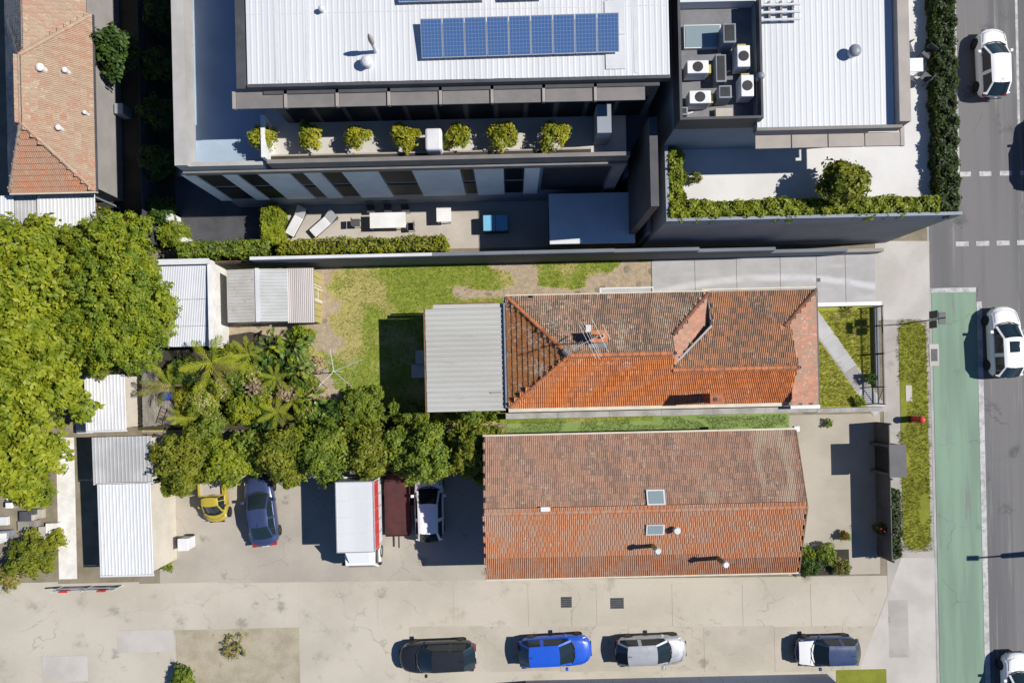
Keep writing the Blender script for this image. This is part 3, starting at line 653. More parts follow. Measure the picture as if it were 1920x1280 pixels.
pt = lambda x, y, f: Vector((x, y, f(x, y)))
house = thing('tiled_house', 'single-storey house with old orange terracotta hip roof and two brick chimneys', 'house', ((Xw+Xe2)/2,(Ys+Yn)/2,0))
wl = obj('wall', MB().box(Xw+.35, Xe2-.9, Ys+.12, Yn-.45, 0, ZE-.02), K['wall_cream'], house)
obj('veranda_wall', MB().box(Xe2-.85, Xe2-.5, Ys+.4, Ys+.8, 0, ZE-.1), K['wall_brick'], house)
for i in range(4):
    x0 = Xw+2+i*4.1; w_ = obj('window', MB().box(x0, x0+1.3, Yn-.449, Yn-.40, 1.0, 2.5), K['white'], house)
    obj('pane', MB().box(x0+.08, x0+1.22, Yn-.41, Yn-.385, 1.08, 2.42), K['glass'], w_)
# roof planes
tile_plane(house, (Xw,Yn,ZE), (0,-1,0), (1,0,tW), [(Xw,Yn,ZE),(Xw,Ys,ZE),(Xh,Yr,ZR)], K['t_west'], 300)
tile_plane(house, (Xe1,Yn,ZE), (-1,0,0), (0,-1,tN), [pt(Xw,Yn,zN),pt(Xe1,Yn,zN),B1,pt(Xg1,Yr,zN),pt(Xh,Yr,zN)], K['t_north'])
tile_plane(house, (Xw,Ys,ZE), (1,0,0), (0,1,tS), [pt(Xw,Ys,zS),pt(Xg2-.12,Ys,zS),pt(Xg2,Yf,zS),pt(Xg1,Yf,zS),pt(Xg1,Yr,zS),pt(Xh,Yr,zS)], K['t_south'])
tile_plane(house, (Xe1,Yn,ZE), (0,1,0), (-1,0,tE1), [pt(Xe1,Yn,zE1),pt(Xe1,Fv.y,zE1),pt(B1.x,Dv.y,zE1),pt(B1.x,B1.y,zE1)], K['t_pink'])
Xk = P(1482,612,B2.z).x
tile_plane(house, (Xe2,Yn,ZE), (-1,0,0), (0,-1,tF), [pt(Xe1,Yn,zF),pt(Xe2,Yn,zF),B2,pt(Xk,B2.y,zF),pt(Xg2,Yf,zF),pt(Dv.x,Yf,zF),Dv,pt(Xe1,Fv.y,zF)], K['t_front'])
tile_plane(house, (Xe2,Yn,ZE), (0,1,0), (-1,0,tE2), [pt(Xe2,Yn,zE2),pt(Xe2,Ys2,zE2),on_plane(1488,758,zE2),on_plane(1494,692,zE2),pt(Xg2-.25,B2.y-.3,zE2),pt(B2.x-.1,B2.y-.3,zE2),pt(B2.x,B2.y,zE2)], K['t_pink'])
# gablet infills, step under the front roof
obj('gable_infill', MB().slab([Vector((Xg1-.08,Yf,zf)),Vector((Xg1-.08,B1.y,B1.z)),Vector((Xg1-.08,Yr,ZR-.04))][::-1], .001), K['oldwood'], house)
obj('gable_infill', MB().prism([(Xg2-.35,B2.y),(Xg2-.25,B2.y),(Xg2-.25,Ys+.15),(Xg2-.35,Ys+.15)], ZE-.1, ZE+.05), K['oldwood'], house)
obj('side_flashing', MB().slab([pt(Xe1+.02,Yn,zE1), pt(Xe1-.06,Yn,zE1), pt(Xe1-.06,Fv.y,zF)-Vector((0,0,.02)), pt(Xe1+.02,Fv.y,zF)-Vector((0,0,.02))], .3), K['lead'], house)
vd = (Dv-pt(Fv.x,Fv.y,zF)).normalized(); vs2 = Vector((-vd.y,vd.x,0))*.055
a, c_ = pt(Fv.x,Fv.y,zF), Dv.copy()
obj('valley_flashing', MB().slab([a-vs2+Vector((0,0,.09)), c_-vs2+Vector((0,0,.09)), c_+vs2+Vector((0,0,.09)), a+vs2+Vector((0,0,.09))], .5), K['greyflash'], house)
# hips and ridges
ridge(house, (Xw+.05,Yn-.05,ZE+.03), (Xh,Yr,ZR), K['t_ridge']); ridge(house, (Xw+.12,Ys+.08,ZE+.03), (Xh,Yr,ZR), K['t_ridge'])
ridge(house, (Xh,Yr,ZR), (Xg1,Yr,ZR), K['t_ridge']); ridge(house, (Dv.x-.1,Yf,zf), (Xg2,Yf,zf), K['t_ridge'])
ridge(house, (Xe1-.03,Yn-.05,ZE+.02), B1, K['t_hip_shade']); ridge(house, (Xe2-.05,Yn-.05,ZE+.02), B2, K['t_hip_shade'])
q = Vector((Xh,Yr,ZR)); e = (Vector((Xw,Yn,ZE))-q).normalized()
obj('lead_cap', MB().tube(q+e*.02+Vector((0,0,.06)), q+e*.42+Vector((0,0,.06)), .17, .16, 10), K['greyflash'], house)
ends = MB().tube((Xg1-.1,Yr,ZR+.06),(Xg1+.06,Yr,ZR+.06),.09,.09,8); obj('ridge_end', ends, K['black'], house)
obj('ridge_end', MB().tube((Xg2-.1,Yf,zf+.06),(Xg2+.1,Yf,zf+.06),.08,.08,8), K['black'], house)
# gutters
def gutter(x0, x1, y0, y1, z, mat, name='gutter'): obj(name, MB().box(x0,x1,y0,y1,z-.1,z), mat, house)
gutter(Xw-.05, Xe1, Yn+.005, Yn+.10, ZE+.03, K['cream']); gutter(Xe1-.4, Xe2+.02, Yn+.105, Yn+.19, ZE+.035, K['cream'])
gutter(Xw-.17, Xw-.055, Ys+.02, Yn+.1, ZE+.02, K['lead']); gutter(Xe2+.01, Xe2+.11, Ys2, Yn+.1, ZE+.03, K['charcoal'])
gutter(Xw, Xg2-.1, Ys-.24, Ys+.01, ZE+.03, K['cream'], 'box_gutter'); gutter(Xg2-.02, Xe2+.1, Ys2-.20, Ys2-.005, ZE+.04, K['white'], 'barge_flashing')
obj('corner_flashing', MB().box(Xw-.05, Xw+.45, Ys-.02, Ys+.24, ZE+.031, ZE+.075), K['lead'], house)
gt = on_plane(966,575,zN); gt2 = on_plane(1000,556,zN)
obj('soil_pipe', MB().tube(gt2, gt2+Vector((0,0,.35)), .06, .06, 8), K['lead'], house)
# chimneys
def chimney(x0, x1, y0, y1, zb, zt, mat, nm='chimney'):
    c = obj(nm, MB().box(x0+.025,x1-.025,y0+.025,y1-.025,zb,zt-.02), K['mortar'], house)
    h = .086; bl = .23; mats = mat; k = 0; z = zb+.005
    bm = {}
    def put(xa, xb_, ya, yb):
        key = (round(xb_-xa,3), round(yb-ya,3))
        if key not in bm:
            bm[key] = MB().box(0, xb_-xa, 0, yb-ya, 0, h-.012).mesh('brick'); bm[key].materials.append(mats)
        o = bpy.data.objects.new('brick', bm[key]); link(o, c); o.location = (xa, ya, z)
    while z < zt-h*.5:
        off = bl/2 if k % 2 else 0
        x = x0-off
        while x < x1-.04:
            a_, b_ = max(x, x0), min(x+bl-.012, x1)
            if b_-a_ > .05: put(a_, b_, y0, y0+.04); put(a_, b_, y1-.04, y1)
            x += bl
        y = y0+.045-off
        while y < y1-.09:
            a_, b_ = max(y, y0+.045), min(y+bl-.012, y1-.045)
            if b_-a_ > .05: put(x0, x0+.04, a_, b_); put(x1-.04, x1, a_, b_)
            y += bl
        z += h; k += 1
    return c
c1a = P(1109,641,5.7); c1b = P(1137,620,5.7); zc = 4.7
ch = chimney(c1a.x, c1b.x, c1a.y, c1b.y, zc, 5.72, K['brick'])
obj('chimney_cap', MB().box(c1a.x-.03, c1b.x+.03, c1a.y-.03, c1b.y+.03, 5.72, 5.78), K['terracotta'], ch)
for px_ in (1117,1129):
    q = P(px_,630,5.9); obj('chimney_pot', MB().tube((q.x,q.y,5.80),(q.x,q.y,6.02),.13,.11,10), K['terracotta'] if px_ == 1117 else K['offwhite'], ch)
    obj('flue_mouth', MB().tube((q.x,q.y,6.02),(q.x,q.y,6.025),.08,.08,10), K['black'], ch)
obj('back_gutter', MB().slab([Vector((c1a.x-.1,c1a.y-.30,zN(0,c1a.y-.3)+.10)),Vector((c1b.x+.1,c1a.y-.30,zN(0,c1a.y-.3)+.10)),Vector((c1b.x+.1,c1a.y-.01,zN(0,c1a.y)+.10)),Vector((c1a.x-.1,c1a.y-.01,zN(0,c1a.y)+.10))],.05), K['lead'], house)
q = on_plane(1103,616,zN); obj('metal_patch', MB().box(q.x-.15,q.x+.15,q.y-.2,q.y+.2,q.z-.1,q.z+.16), K['zinc'], house)
q1 = P(1336,756,5.8); q2 = P(1352,738,5.8)
ch2 = chimney(q1.x-.1, q2.x+.1, q1.y, q2.y, 3.75, 5.75, K['brickdark'])
obj('chimney_cap', MB().box(q1.x-.13, q2.x+.13, q1.y-.04, q2.y+.04, 5.75, 5.83), K['brick'], ch2)
obj('flue_mouth', MB().box(q1.x+.05, q1.x+.25, q1.y+.12, q1.y+.32, 5.83, 5.86), K['black'], ch2)
obj('chimney_flashing', MB().box(q1.x-.22, q1.x-.105, q1.y-.02, q2.y+.05, 3.7, zS(0,q2.y)+.12), K['lead'], house)
# window hood on the lawn side
ha = RC(1126,541,1223,556,2.7)
hood = obj('window_hood', MB().box(ha[0], ha[1], ha[2]-.6, ha[3], 2.6, 2.68), K['greyroof'], house)
obj('hood_frame', MB().box(ha[0]-.06, ha[1]+.06, ha[3]+.002, ha[3]+.07, 2.58, 2.74), K['white'], hood)
for x in (ha[0]-.06, ha[1]+.002): obj('hood_frame', MB().box(x, x+.06, ha[2]-.6, ha[3], 2.58, 2.74), K['white'], hood)

# rear extension with ribbed steel roof
ea = RC(799,578,944,771,3.45)
ext = thing('rear_extension', 'flat cream-grey ribbed steel roof of the extension behind the tiled house', 'extension', ((ea[0]+ea[1])/2,(ea[2]+ea[3])/2,0))
obj('wall', MB().box(ea[0]+.12, Xw+.34, ea[2]+.12, ea[3]-.1, 0, 3.30), K['wall_cream'], ext)
corrugated(ext, (ea[0], ea[2], 3.40), (0,1,0), (1,0,.012), ea[3]-ea[2], ea[1]-ea[0]+.08, .29, .036, K['tin'], .58, True)
eb = RC(812,570,944,578,3.42); obj('roof_step', MB().box(eb[0], ea[1]+.05, ea[3]+.012, eb[3], 3.32, 3.41), K['tin'], ext)
obj('gutter', MB().box(ea[0]-.11, ea[0]-.02, ea[2], ea[3]+.02, 3.30, 3.39), K['brown'], ext)
obj('fascia', MB().box(eb[0]+.1, ea[1]-.4, eb[3]+.01, eb[3]+.10, 3.18, 3.30), K['brown'], ext)
q = P(930,736,3.5); obj('vent_pipe', MB().tube((q.x-.3,q.y,3.50),(q.x+.3,q.y,3.50),.035,.035,8), K['greyflash'], ext)
q = RC(781,657,797,708)
stp = thing('back_steps', 'pale concrete back steps in the shade of the extension', 'steps', ((q[0]+q[1])/2,(q[2]+q[3])/2,0))
obj('tread', MB().box(q[0]-.3, q[1]+.1, q[2], q[2]+.85, 0, .18), K['crossover'], stp, bevel=.01); obj('tread', MB().box(q[0], q[1]+.15, q[2]+.86, q[3], 0, .42), K['crossover'], stp, bevel=.01)

# TV antenna on the chimney
am = P(1100,641,5.2); ant = thing('tv_antenna', 'spindly aluminium TV antenna mounted beside the rear chimney', 'antenna', (am.x,am.y,4.9))
ZA = 6.9
mp = P(1100,641,5.6); obj('mast', MB().tube((mp.x,mp.y,4.9),(mp.x,mp.y,ZA+.25),.03,.025,8), K['alu'], ant)
top = Vector((mp.x,mp.y,ZA)); bd = (P(1130,623,ZA)-P(1072,652,ZA)).normalized(); pd = Vector((-bd.y,bd.x,0)); ang = rad(-4)
obj('boom', MB().tube(top-bd*1.0, top+bd*1.15, .022), K['alu'], ant)
for k, (s_, ln) in enumerate(((-.12,1.0),(.05,1.1),(.62,1.0),(1.0,.45))):
    obj('dipole', MB().tube(top+bd*s_-pd*ln, top+bd*s_+pd*ln, .009, n=5), K['galv'], ant)
obj('folded_dipole', MB().path([top+bd*.16-pd*1.0, top+bd*.16+pd*1.0, top+bd*.24+pd*1.0, top+bd*.24-pd*1.0, top+bd*.16-pd*1.0], .008, 5), K['galv'], ant)
for k in range(8): obj('director', MB().tube(top-bd*(.35+.085*k)-pd*.16, top-bd*(.35+.085*k)+pd*.16, .006, n=5), K['galv'], ant)

# ------------------------------------------------------------------ sheds at the end of the lawn
sa = RC(290,488,400,652,2.15); SXe = sa[1]
shed = thing('white_shed', 'big white corrugated shed with painted brick parapet beside the green tree', 'shed', ((sa[0]+sa[1])/2,(sa[2]+sa[3])/2,0))
yN_ = P(340,497,2.25).y; yS_ = sa[2]+.1
obj('wall', MB().box(sa[0]+.1, SXe-.25, yS_+.1, yN_, 0, 1.85), K['offwhite'], shed)
corrugated(shed, (sa[0], yS_, 1.88), (1,0,0), (0,1,.06), SXe-.22-sa[0], yN_-yS_, .105, .02, K['shed_white'], .76)
for k in (.25,.58):
    yy = yS_+(yN_-yS_)*k; obj('sheet_lap', MB().box(sa[0], SXe-.23, yy-.012, yy+.012, 1.9+.06*(yy-yS_), 1.912+.06*(yy-yS_)+.012), K['lead'], shed)
obj('parapet', MB().box(SXe-.20, SXe, yS_-.1, yN_+.25, 0, 2.30), K['offwhite'], shed)
obj('parapet', MB().box(sa[0], SXe-.203, yN_+.004, yN_+.25, 0, 2.55), K['bluewall'], shed)
obj('parapet_cap', MB().box(sa[0], SXe+.01, yN_-.02, yN_+.30, 2.551, 2.60), K['zinc'], shed)
obj('parapet_cap', MB().box(SXe-.23, SXe+.03, yS_-.12, yN_-.03, 2.301, 2.34), K['white'], shed)
gx = P(425,550,1.9).x
s2 = RC(424,504,538,603,2.0)
sh2 = thing('garden_shed', 'small grey ribbed-steel garden shed with a ridge, between two other sheds', 'shed', ((s2[0]+s2[1])/2,(s2[2]+s2[3])/2,0))
obj('wall', MB().box(s2[0]+.08, s2[1]-.06, s2[2]+.08, s2[3]-.08, 0, 1.82), K['zinc'], sh2)
xm = P(482,553,2.1).x
corrugated(sh2, (s2[0], s2[2], 1.86), (0,1,0), (xm-s2[0],0,.20), s2[3]-s2[2], math.hypot(xm-s2[0],.20), .19, .028, K['shed_rust'], .76, True)
corrugated(sh2, (xm, s2[2], 2.06), (0,1,0), (s2[1]-xm,0,-.20), s2[3]-s2[2], math.hypot(s2[1]-xm,.20), .19, .028, K['shed_grey'], .76, True)
obj('ridge_cap', MB().box(xm-.10, xm+.12, s2[2]-.02, s2[3]+.02, 2.07, 2.115), K['zinc'], sh2)
s3 = RC(540,503,590,605,1.55)
sh3 = thing('lean_to', 'low taupe-pink corrugated lean-to with olive side panels facing the lawn', 'shed', ((s3[0]+s3[1])/2,(s3[2]+s3[3])/2,0))
corrugated(sh3, (s3[0], s3[2], 1.62), (1,0,-.03), (0,1,0), s3[1]-s3[0], s3[3]-s3[2], .115, .026, K['shed_pink'], .82)
xs3 = s3[1]-.04; nP = 8; hgt = 1.52; yl = s3[3]-s3[2]-.14
for i in range(nP):
    y0_ = s3[2]+.05+yl*i/nP; obj('side_panel', MB().box(xs3-.03+.006*(i % 2), xs3+.006*(i % 2), y0_+.012, y0_+yl/nP-.012, 0, hgt), K['olive'], sh3)
obj('back_wall', MB().box(s3[0]+.05, xs3-.05, s3[2]+.06, s3[3]-.06, 0, 1.5), K['olive_dark'], sh3)
for k in (.42,.44,.66,.72): 
    yy = s3[2]+.05+yl*k; obj('frame_post', MB().box(xs3+.014, xs3+.05, yy-.03, yy+.03, 0, hgt-.02), K['white'], sh3)
obj('frame_rail', MB().box(xs3+.016, xs3+.046, s3[2]+.05+yl*.45, s3[2]+.05+yl*.65, .75, .80), K['white'], sh3)

# rotary clothes line
hc = P(641,697,0); ht = P(640,697,1.9); cl = thing('clothes_line', 'galvanised rotary clothes line with four bare arms on the lawn', 'clothes line', (hc.x,hc.y,0))
obj('pole', MB().tube((hc.x,hc.y,0),(hc.x,hc.y,1.95),.032), K['galv'], cl)
obj('hub', MB().tube((hc.x,hc.y,1.86),(hc.x,hc.y,2.02),.06), K['galv'], cl)
tips = []
for px_, py_ in ((619,656),(679,674),(659,724),(598,724)):
    e = P(px_,py_,2.1); tips.append(e); obj('arm', MB().tube((hc.x,hc.y,1.92), e, .022, .017, 6), K['galv'], cl)
for k in range(4):
    a_, b_ = tips[k], tips[(k+1)%4]; c0 = Vector((hc.x,hc.y,1.95))
    for f_ in (1,.78,.56): obj('wire', MB().tube(c0.lerp(a_,f_), c0.lerp(b_,f_), .0045, n=4), K['galv'], cl)

# ------------------------------------------------------------------ boundary walls and fences
YB = P(900,494).y
bw = thing('boundary_wall', 'long dark blue-grey boundary wall along the top of the lawn and driveway', 'wall', (0,YB,0))
wx = [P(x_,490).x for x_ in (500,660,820,980,1140,1290,1430,1570)]
wz = [2.75,2.75,2.75,2.75,2.6,2.1,1.3]
for i in range(len(wx)-1): obj('wall_panel', MB().box(wx[i]+.004, wx[i+1]-.004, YB, YB+.18, 0, wz[i]), K['navywall'], bw)
for i in range(len(wx)-1): obj('wall_cap', MB().box(wx[i], wx[i+1]-.006, YB+.02, YB+.20, wz[i]+.001, wz[i]+.04), K['zinc'] if i < 2 else K['navywall'], bw)
obj('end_wall', MB().box(wx[-1]+.002, P(1645,478).x, YB+.05, YB+.25, 0, .75), K['greywall'], bw)
fx0, fx1 = P(415,496).x, P(500,496).x
ft = thing('steel_fence', 'short corrugated steel fence between the white shed and the dark wall', 'fence', (fx0,YB,0))
for i in range(4):
    x0_ = fx0+(fx1-fx0)*i/4; corrugated(ft, (x0_, YB+.05, 0), (1,0,0), (0,.0001,1), (fx1-fx0)/4-.01, 1.9, .14, .03, K['oldwood'], .8, True, 'fence_sheet')
obj('rail', MB().box(fx0, fx1, YB+.10, YB+.16, 1.82, 1.9), K['brown'], ft)
# capping of the wall along the other side of the house
ca_ = RC(948,768,1532,779,3.1)
cw = thing('party_wall', 'grey concrete-topped wall running hard along the house\'s bottom side', 'wall', ((ca_[0]+ca_[1])/2,ca_[2],0))
obj('wall', MB().box(ca_[0], ca_[1], ca_[2]+.05, ca_[3]-.05, 0, 3.02), K['wall_brick'], cw)
nx_ = 6
for i in range(nx_):
    x0_ = ca_[0]+(ca_[1]-ca_[0])*i/nx_; obj('coping', MB().box(x0_+.006, x0_+(ca_[1]-ca_[0])/nx_-.006, ca_[2], ca_[3], 3.02, 3.10+random.uniform(0,.012)), K['coping'], cw)
fb = P(1530,766); fe = P(1650,762)
lw = thing('garden_wall', 'low weathered edging wall at the bottom of the front garden', 'wall', (fb.x,fb.y,0))
for i in range(4):
    x0_ = fb.x-.2+(fe.x-fb.x+.2)*i/4; obj('coping', MB().box(x0_+.005, x0_+(fe.x-fb.x+.2)/4-.005, fb.y-.22, fb.y+.05, 0, .62+random.uniform(0,.02)), K['coping'], lw)
kx = RC(1528,566,1641,573)
one('white_kerb', MB().box(kx[0], kx[1]+.2, kx[2]-.06, kx[3]-.05, 0, .38), K['white'], 'white painted low wall between driveway and front garden', 'wall', bevel=.015)
# front picket fence
FX = P(1642,660).x; FY0, FY1 = P(1642,757).y, P(1642,575).y
pf = thing('picket_fence', 'low black metal picket fence along the front garden', 'fence', (FX,(FY0+FY1)/2,0))
obj('plinth', MB().box(FX-.12, FX+.12, FY0+1.0, FY1, 0, .17), K['bluewall'], pf)
pk = MB().box(-.02,.02,-.02,.02,.12,.97).add([(-.02,-.02,.97),(.02,-.02,.97),(.02,.02,.97),(-.02,.02,.97),(0,0,1.03)], [(0,1,4),(1,2,4),(2,3,4),(3,0,4)]).mesh('picket'); pk.materials.append(K['alu'])
y = FY0+.04
while y < FY1:
    o = bpy.data.objects.new('picket', pk); link(o, pf); o.location = (FX, y, 0); y += .125
for z_ in (.24,.86): obj('rail', MB().box(FX-.075, FX-.022, FY0, FY1, z_, z_+.07), K['black'], pf)
for y_ in (FY0+.02, FY0+1.05, FY0+3.1, FY1-.06): obj('post', MB().box(FX-.10, FX-.02, y_-.03, y_+.05, 0, 1.06), K['black'], pf)
obj('brace', MB().tube((FX-.06,FY0+.1,.25),(FX-.06,FY0+1.0,.86),.02), K['black'], pf)
fx_, fy_ = P(1640,573)[:2]
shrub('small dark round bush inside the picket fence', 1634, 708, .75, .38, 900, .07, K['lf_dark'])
shrub('leafy bright weeds beside the front path by the low wall', 1612, 752, .35, .40, 700, .06, K['lf_bright'])
shrub('dry twiggy plant against the white painted wall', 1590, 580, .3, .35, 260, .05, K['oldwood'] and K['lf_palmd'])
# sign post on the verge that throws its shadow over the fence
sp = P(1697,607); sg = thing('street_sign', 'slim pole with dark sign plates standing at the verge\'s top end', 'sign', (sp.x,sp.y,0))
obj('pole', MB().tube((sp.x,sp.y,0),(sp.x,sp.y,4.0),.032), K['black'], sg)
obj('sign_plate', MB().box(sp.x-.03, sp.x+.0, sp.y+.06, sp.y+.5, 2.5, 3.3), K['charcoal'], sg); obj('sign_plate', MB().box(sp.x-.03, sp.x, sp.y-.5, sp.y-.06, 2.5, 3.2), K['charcoal'], sg)
obj('sign_plate', MB().box(sp.x-.2, sp.x+.2, sp.y-.35, sp.y+.35, 3.62, 3.68), K['charcoal'], sg)

# ================================================================== APARTMENTS (top of the picture)
ZT, ZM = 7.2, 11.0
Yfac = P(830,299,8.2).y                                # front of the lower storeys
Ytop = P(830,224,ZT).y                                 # glazed front of the set-back top storey
Xa0 = P(326,250,8.2).x; Xa1 = P(1182,300,8.2).x
ap = thing('apartment_block', 'pale apartment block with wide white steel roof and planted terrace', 'building', ((Xa0+Xa1)/2,(Yfac+30)/2+2,0))
obj('lower_storeys', MB().box(Xa0+.02, Xa1, Yfac+.02, 34, 0, ZT-.02), K['bluewall'], ap)
obj('terrace_floor', MB().box(Xa0+.3, Xa1-.02, Yfac+.3, 34, ZT-.018, ZT), K['terr_beige'], ap)
obj('west_terrace_floor', MB().box(Xa0+.63, P(488,290,8.2).x-.1, Yfac+.25, 34, ZT+.002, ZT+.012), K['terr_shade_blue'], ap)
# top storey and its big roof
mr = RC(460,-220,1252,152,ZM); yq = P(830,150,ZM).y
obj('top_storey', MB().box(mr[0]+.6, mr[1]-.4, Ytop, 34, ZT, ZM-.35), K['charcoal'], ap)
for i in range(12):
    x0_ = mr[0]+1.0+i*1.5; wd = obj('terrace_window', MB().box(x0_, x0_+1.35, Ytop-.03, Ytop+.02, ZT+.05, ZT+2.5), K['black'], ap)
    obj('pane', MB().box(x0_+.06, x0_+1.29, Ytop-.045, Ytop-.028, ZT+.12, ZT+2.42), K['glass'], wd)
n_sh = 24; swd = (mr[1]-mr[0])/n_sh
corrugated(ap, (mr[0], yq, ZM), (1,0,0), (0,1,.004), mr[1]-mr[0], 26, .25, .009, K['roof_white'], .8, True)
obj('roof_edge', MB().box(mr[0]-.02, mr[1]+.02, yq-.16, yq-.01, ZM-.35, ZM+.03), K['charcoal'], ap)
le = RC(438,0,460,100,ZM); obj('roof_edge', MB().box(mr[0]-.55, mr[0]-.02, yq-.16, 34, ZM-.3, ZM-.08), K['charcoal'], ap)
ya = P(830,196,10.55).y; xa_, xb_ = P(440,196,10.55).x, P(1213,185,10.55).x
nb = 8
for i in range(nb):
    x0_ = xa_+(xb_-xa_)*i/nb; x1_ = xa_+(xb_-xa_)*(i+1)/nb
    obj('awning_panel', MB().box(x0_+.09, x1_-.09, ya, yq-.17, 10.5, 10.57), K['greyfascia'], ap)
    obj('awning_bracket', MB().box(x0_-.07, x0_+.07, ya-.02, yq-.165, 10.47, 10.65), K['taupe'], ap)
# parapets, west terrace, screen
obj('parapet', MB().box(Xa0, Xa0+.62, Yfac, 34, ZT-.01, 8.2), K['parapet'], ap)
obj('parapet', MB().box(Xa0+.62, P(488,290,8.2).x, Yfac, Yfac+.22, ZT-.01, 8.0), K['parapet'], ap)
xw0 = P(490,250,8.6).x
obj('privacy_screen', MB().box(xw0-.05, xw0+.13, Yfac+.2, Ytop-.1, ZT, 8.55), K['white'], ap)
obj('planter_wall', MB().box(xw0+.1, Xa1, Yfac, Yfac+.20, ZT-.01, 8.18), K['greyfascia'], ap)
obj('planter_wall', MB().box(xw0+.2, P(1110,280,8.1).x, Yfac+.5, Yfac+.58, ZT, 7.75), K['taupe'], ap)
obj('planter_soil', MB().box(xw0+.14, P(1110,280,8.1).x, Yfac+.2, Yfac+.5, ZT, 7.7), K['soil'], ap)
xd = P(1112,250,ZT).x
obj('terrace_divider', MB().box(xd, xd+.7, Yfac+.9, Ytop-.1, ZT, 8.9), K['bluewall'], ap)
# lower facade: pale wall panels with tall windows between them
segs = [(340,364),(415,442),(482,541),(568,600),(640,708),(772,862),(888,944),(984,1013)]
ex = []
for a_, b_ in segs:
    x0_, x1_ = P(a_,318,6.9).x, P(b_,318,6.9).x; ex.append((x0_, x1_))
    obj('wall_panel', MB().box(x0_, x1_, Yfac-.10, Yfac+.015, 2.0, 6.95), K['panel'], ap)
for i in range(len(ex)-1):
    x0_, x1_ = ex[i][1]+.04, ex[i+1][0]-.04
    for z0_, z1_ in ((2.15,4.3),(4.65,6.8)):
        wn = obj('window', MB().box(x0_, x1_, Yfac-.04, Yfac+.012, z0_, z1_), K['black'], ap)
        obj('pane', MB().box(x0_+.06, x1_-.06, Yfac-.055, Yfac-.038, z0_+.07, z1_-.07), K['glass'], wn)
obj('garage_mouth', MB().box(P(1020,318,6.9).x, P(1148,318,6.9).x, Yfac-.05, Yfac+.01, 2.6, 6.7), K['black'], ap)
obj('wall_panel', MB().box(P(1152,318,6.9).x, Xa1, Yfac-.12, Yfac+.01, 1.0, 6.95), K['greywall'], ap)
obj('slab_band', MB().box(Xa0, Xa1, Yfac-.14, Yfac+.0, 6.96, 7.35), K['greyfascia'], ap)
# low flat roof in the court
la = RC(1030,362,1190,456,3.0)
obj('entry_roof', MB().box(la[0], la[1], la[2], la[3], 2.8, 3.0), K['zinc'], ap); obj('entry_wall', MB().box(la[0]+.1, la[1]-.1, la[2]+.1, la[3]-.1, 0, 2.8), K['charcoal'], ap)
obj('link_wall', MB().box(P(1180,300,5).x, P(1250,300,5).x, P(1200,330,3).y, 34, 0, 3.2), K['bluewall'], ap)
obj('added_shade_fin', MB().box(7.0, 7.4, P(1200,452,1).y, P(1200,330,3).y+1, 0, 9.2), K['charcoal'], ap)  # added wall, tall enough to throw shade over the court and entry roof
obj('ramp_wall', MB().box(P(1200,400,1.5).x, P(1207,400,1.5).x, P(1200,468).y+.3, P(1200,330,3).y-.02, 0, 3.6), K['greywall'], ap)
# roof furniture
for k in (3.2,8.6): obj('sheet_lap', MB().box(mr[0]+.02,mr[1]-.02,yq+k,yq+k+.03,ZM+.009,ZM+.026), K['zinc'], ap)
for px_ in (520,577,1192): q = P(px_,100,ZM).x; obj('roof_flashing', MB().box(q-.09,q+.09,yq+.1,33,ZM+.014,ZM+.03), K['zinc'], ap)
for k in range(4): obj('walkway_mesh', MB().box(P(1135,100,ZM).x,P(1172,100,ZM).x,yq+.3+k*1.6,yq+1.85+k*1.6,ZM+.02,ZM+.06), K['zinc'], ap)
def roof_vent(label, px, py, z, r, h, mat=None):
    q = P(px,py,z+h); t = thing('roof_vent', label, 'vent', (q.x,q.y,z))
    obj('shaft', MB().tube((q.x,q.y,z),(q.x,q.y,z+h*.7),r*.7,r*.7,12), K['zinc'], t); obj('cowl', MB().ball((q.x,q.y,z+h*.72),r,r,h*.32,12,6), mat or K['zinc'], t, smooth=True)
roof_vent('round whirly vent on the white roof nearest the awning', 686, 112, ZM+.02, .28, .5)
roof_vent('slim tall flue on the white roof left of the solar panels', 692, 66, ZM+.02, .13, 1.5, K['taupe'])
roof_vent('tiny vent near the top edge of the white roof', 601, 14, ZM+.02, .14, .35)
sol = MB().box(0,.99,0,1.72,0,.035).mesh('frame'); sol.materials.append(K['alu'])
cel = MB().box(.03,.96,.03,1.69,.035,.041).mesh('cells'); cel.materials.append(K['solar'])
tl = rad(7); ZS = ZM+.22
def solar(px, py, label, group):
    q = P(px, py, ZS); t = thing('solar_panel', label, 'solar panel', (0,0,0), group)
    obj('frame', sol, None, t); obj('cells', cel, None, t)
    for sx_ in (.15,.8): obj('mount', MB().box(sx_,sx_+.05,1.5,1.56,-.34,-.005), K['alu'], t); 
    t.location = q; t.rotation_euler = (rad(6), 0, rad(.4))
for k in range(9): solar(791+41.2*k, 110-1.35*k, 'blue solar panel %s of the row of nine on the white roof' % ['at the left end','second from the left','third from the left','fourth from the left','in the middle','fourth from the right','third from the right','second from the right','at the right end'][k], 'front row of solar panels')
for k in range(6): solar(748+41.2*k+(25 if k > 3 else 0), 5-1.2*k, 'solar panel cut by the top edge of the picture, %s in that row' % ['first','second','third','fourth','fifth','sixth'][k], 'rear row of solar panels')
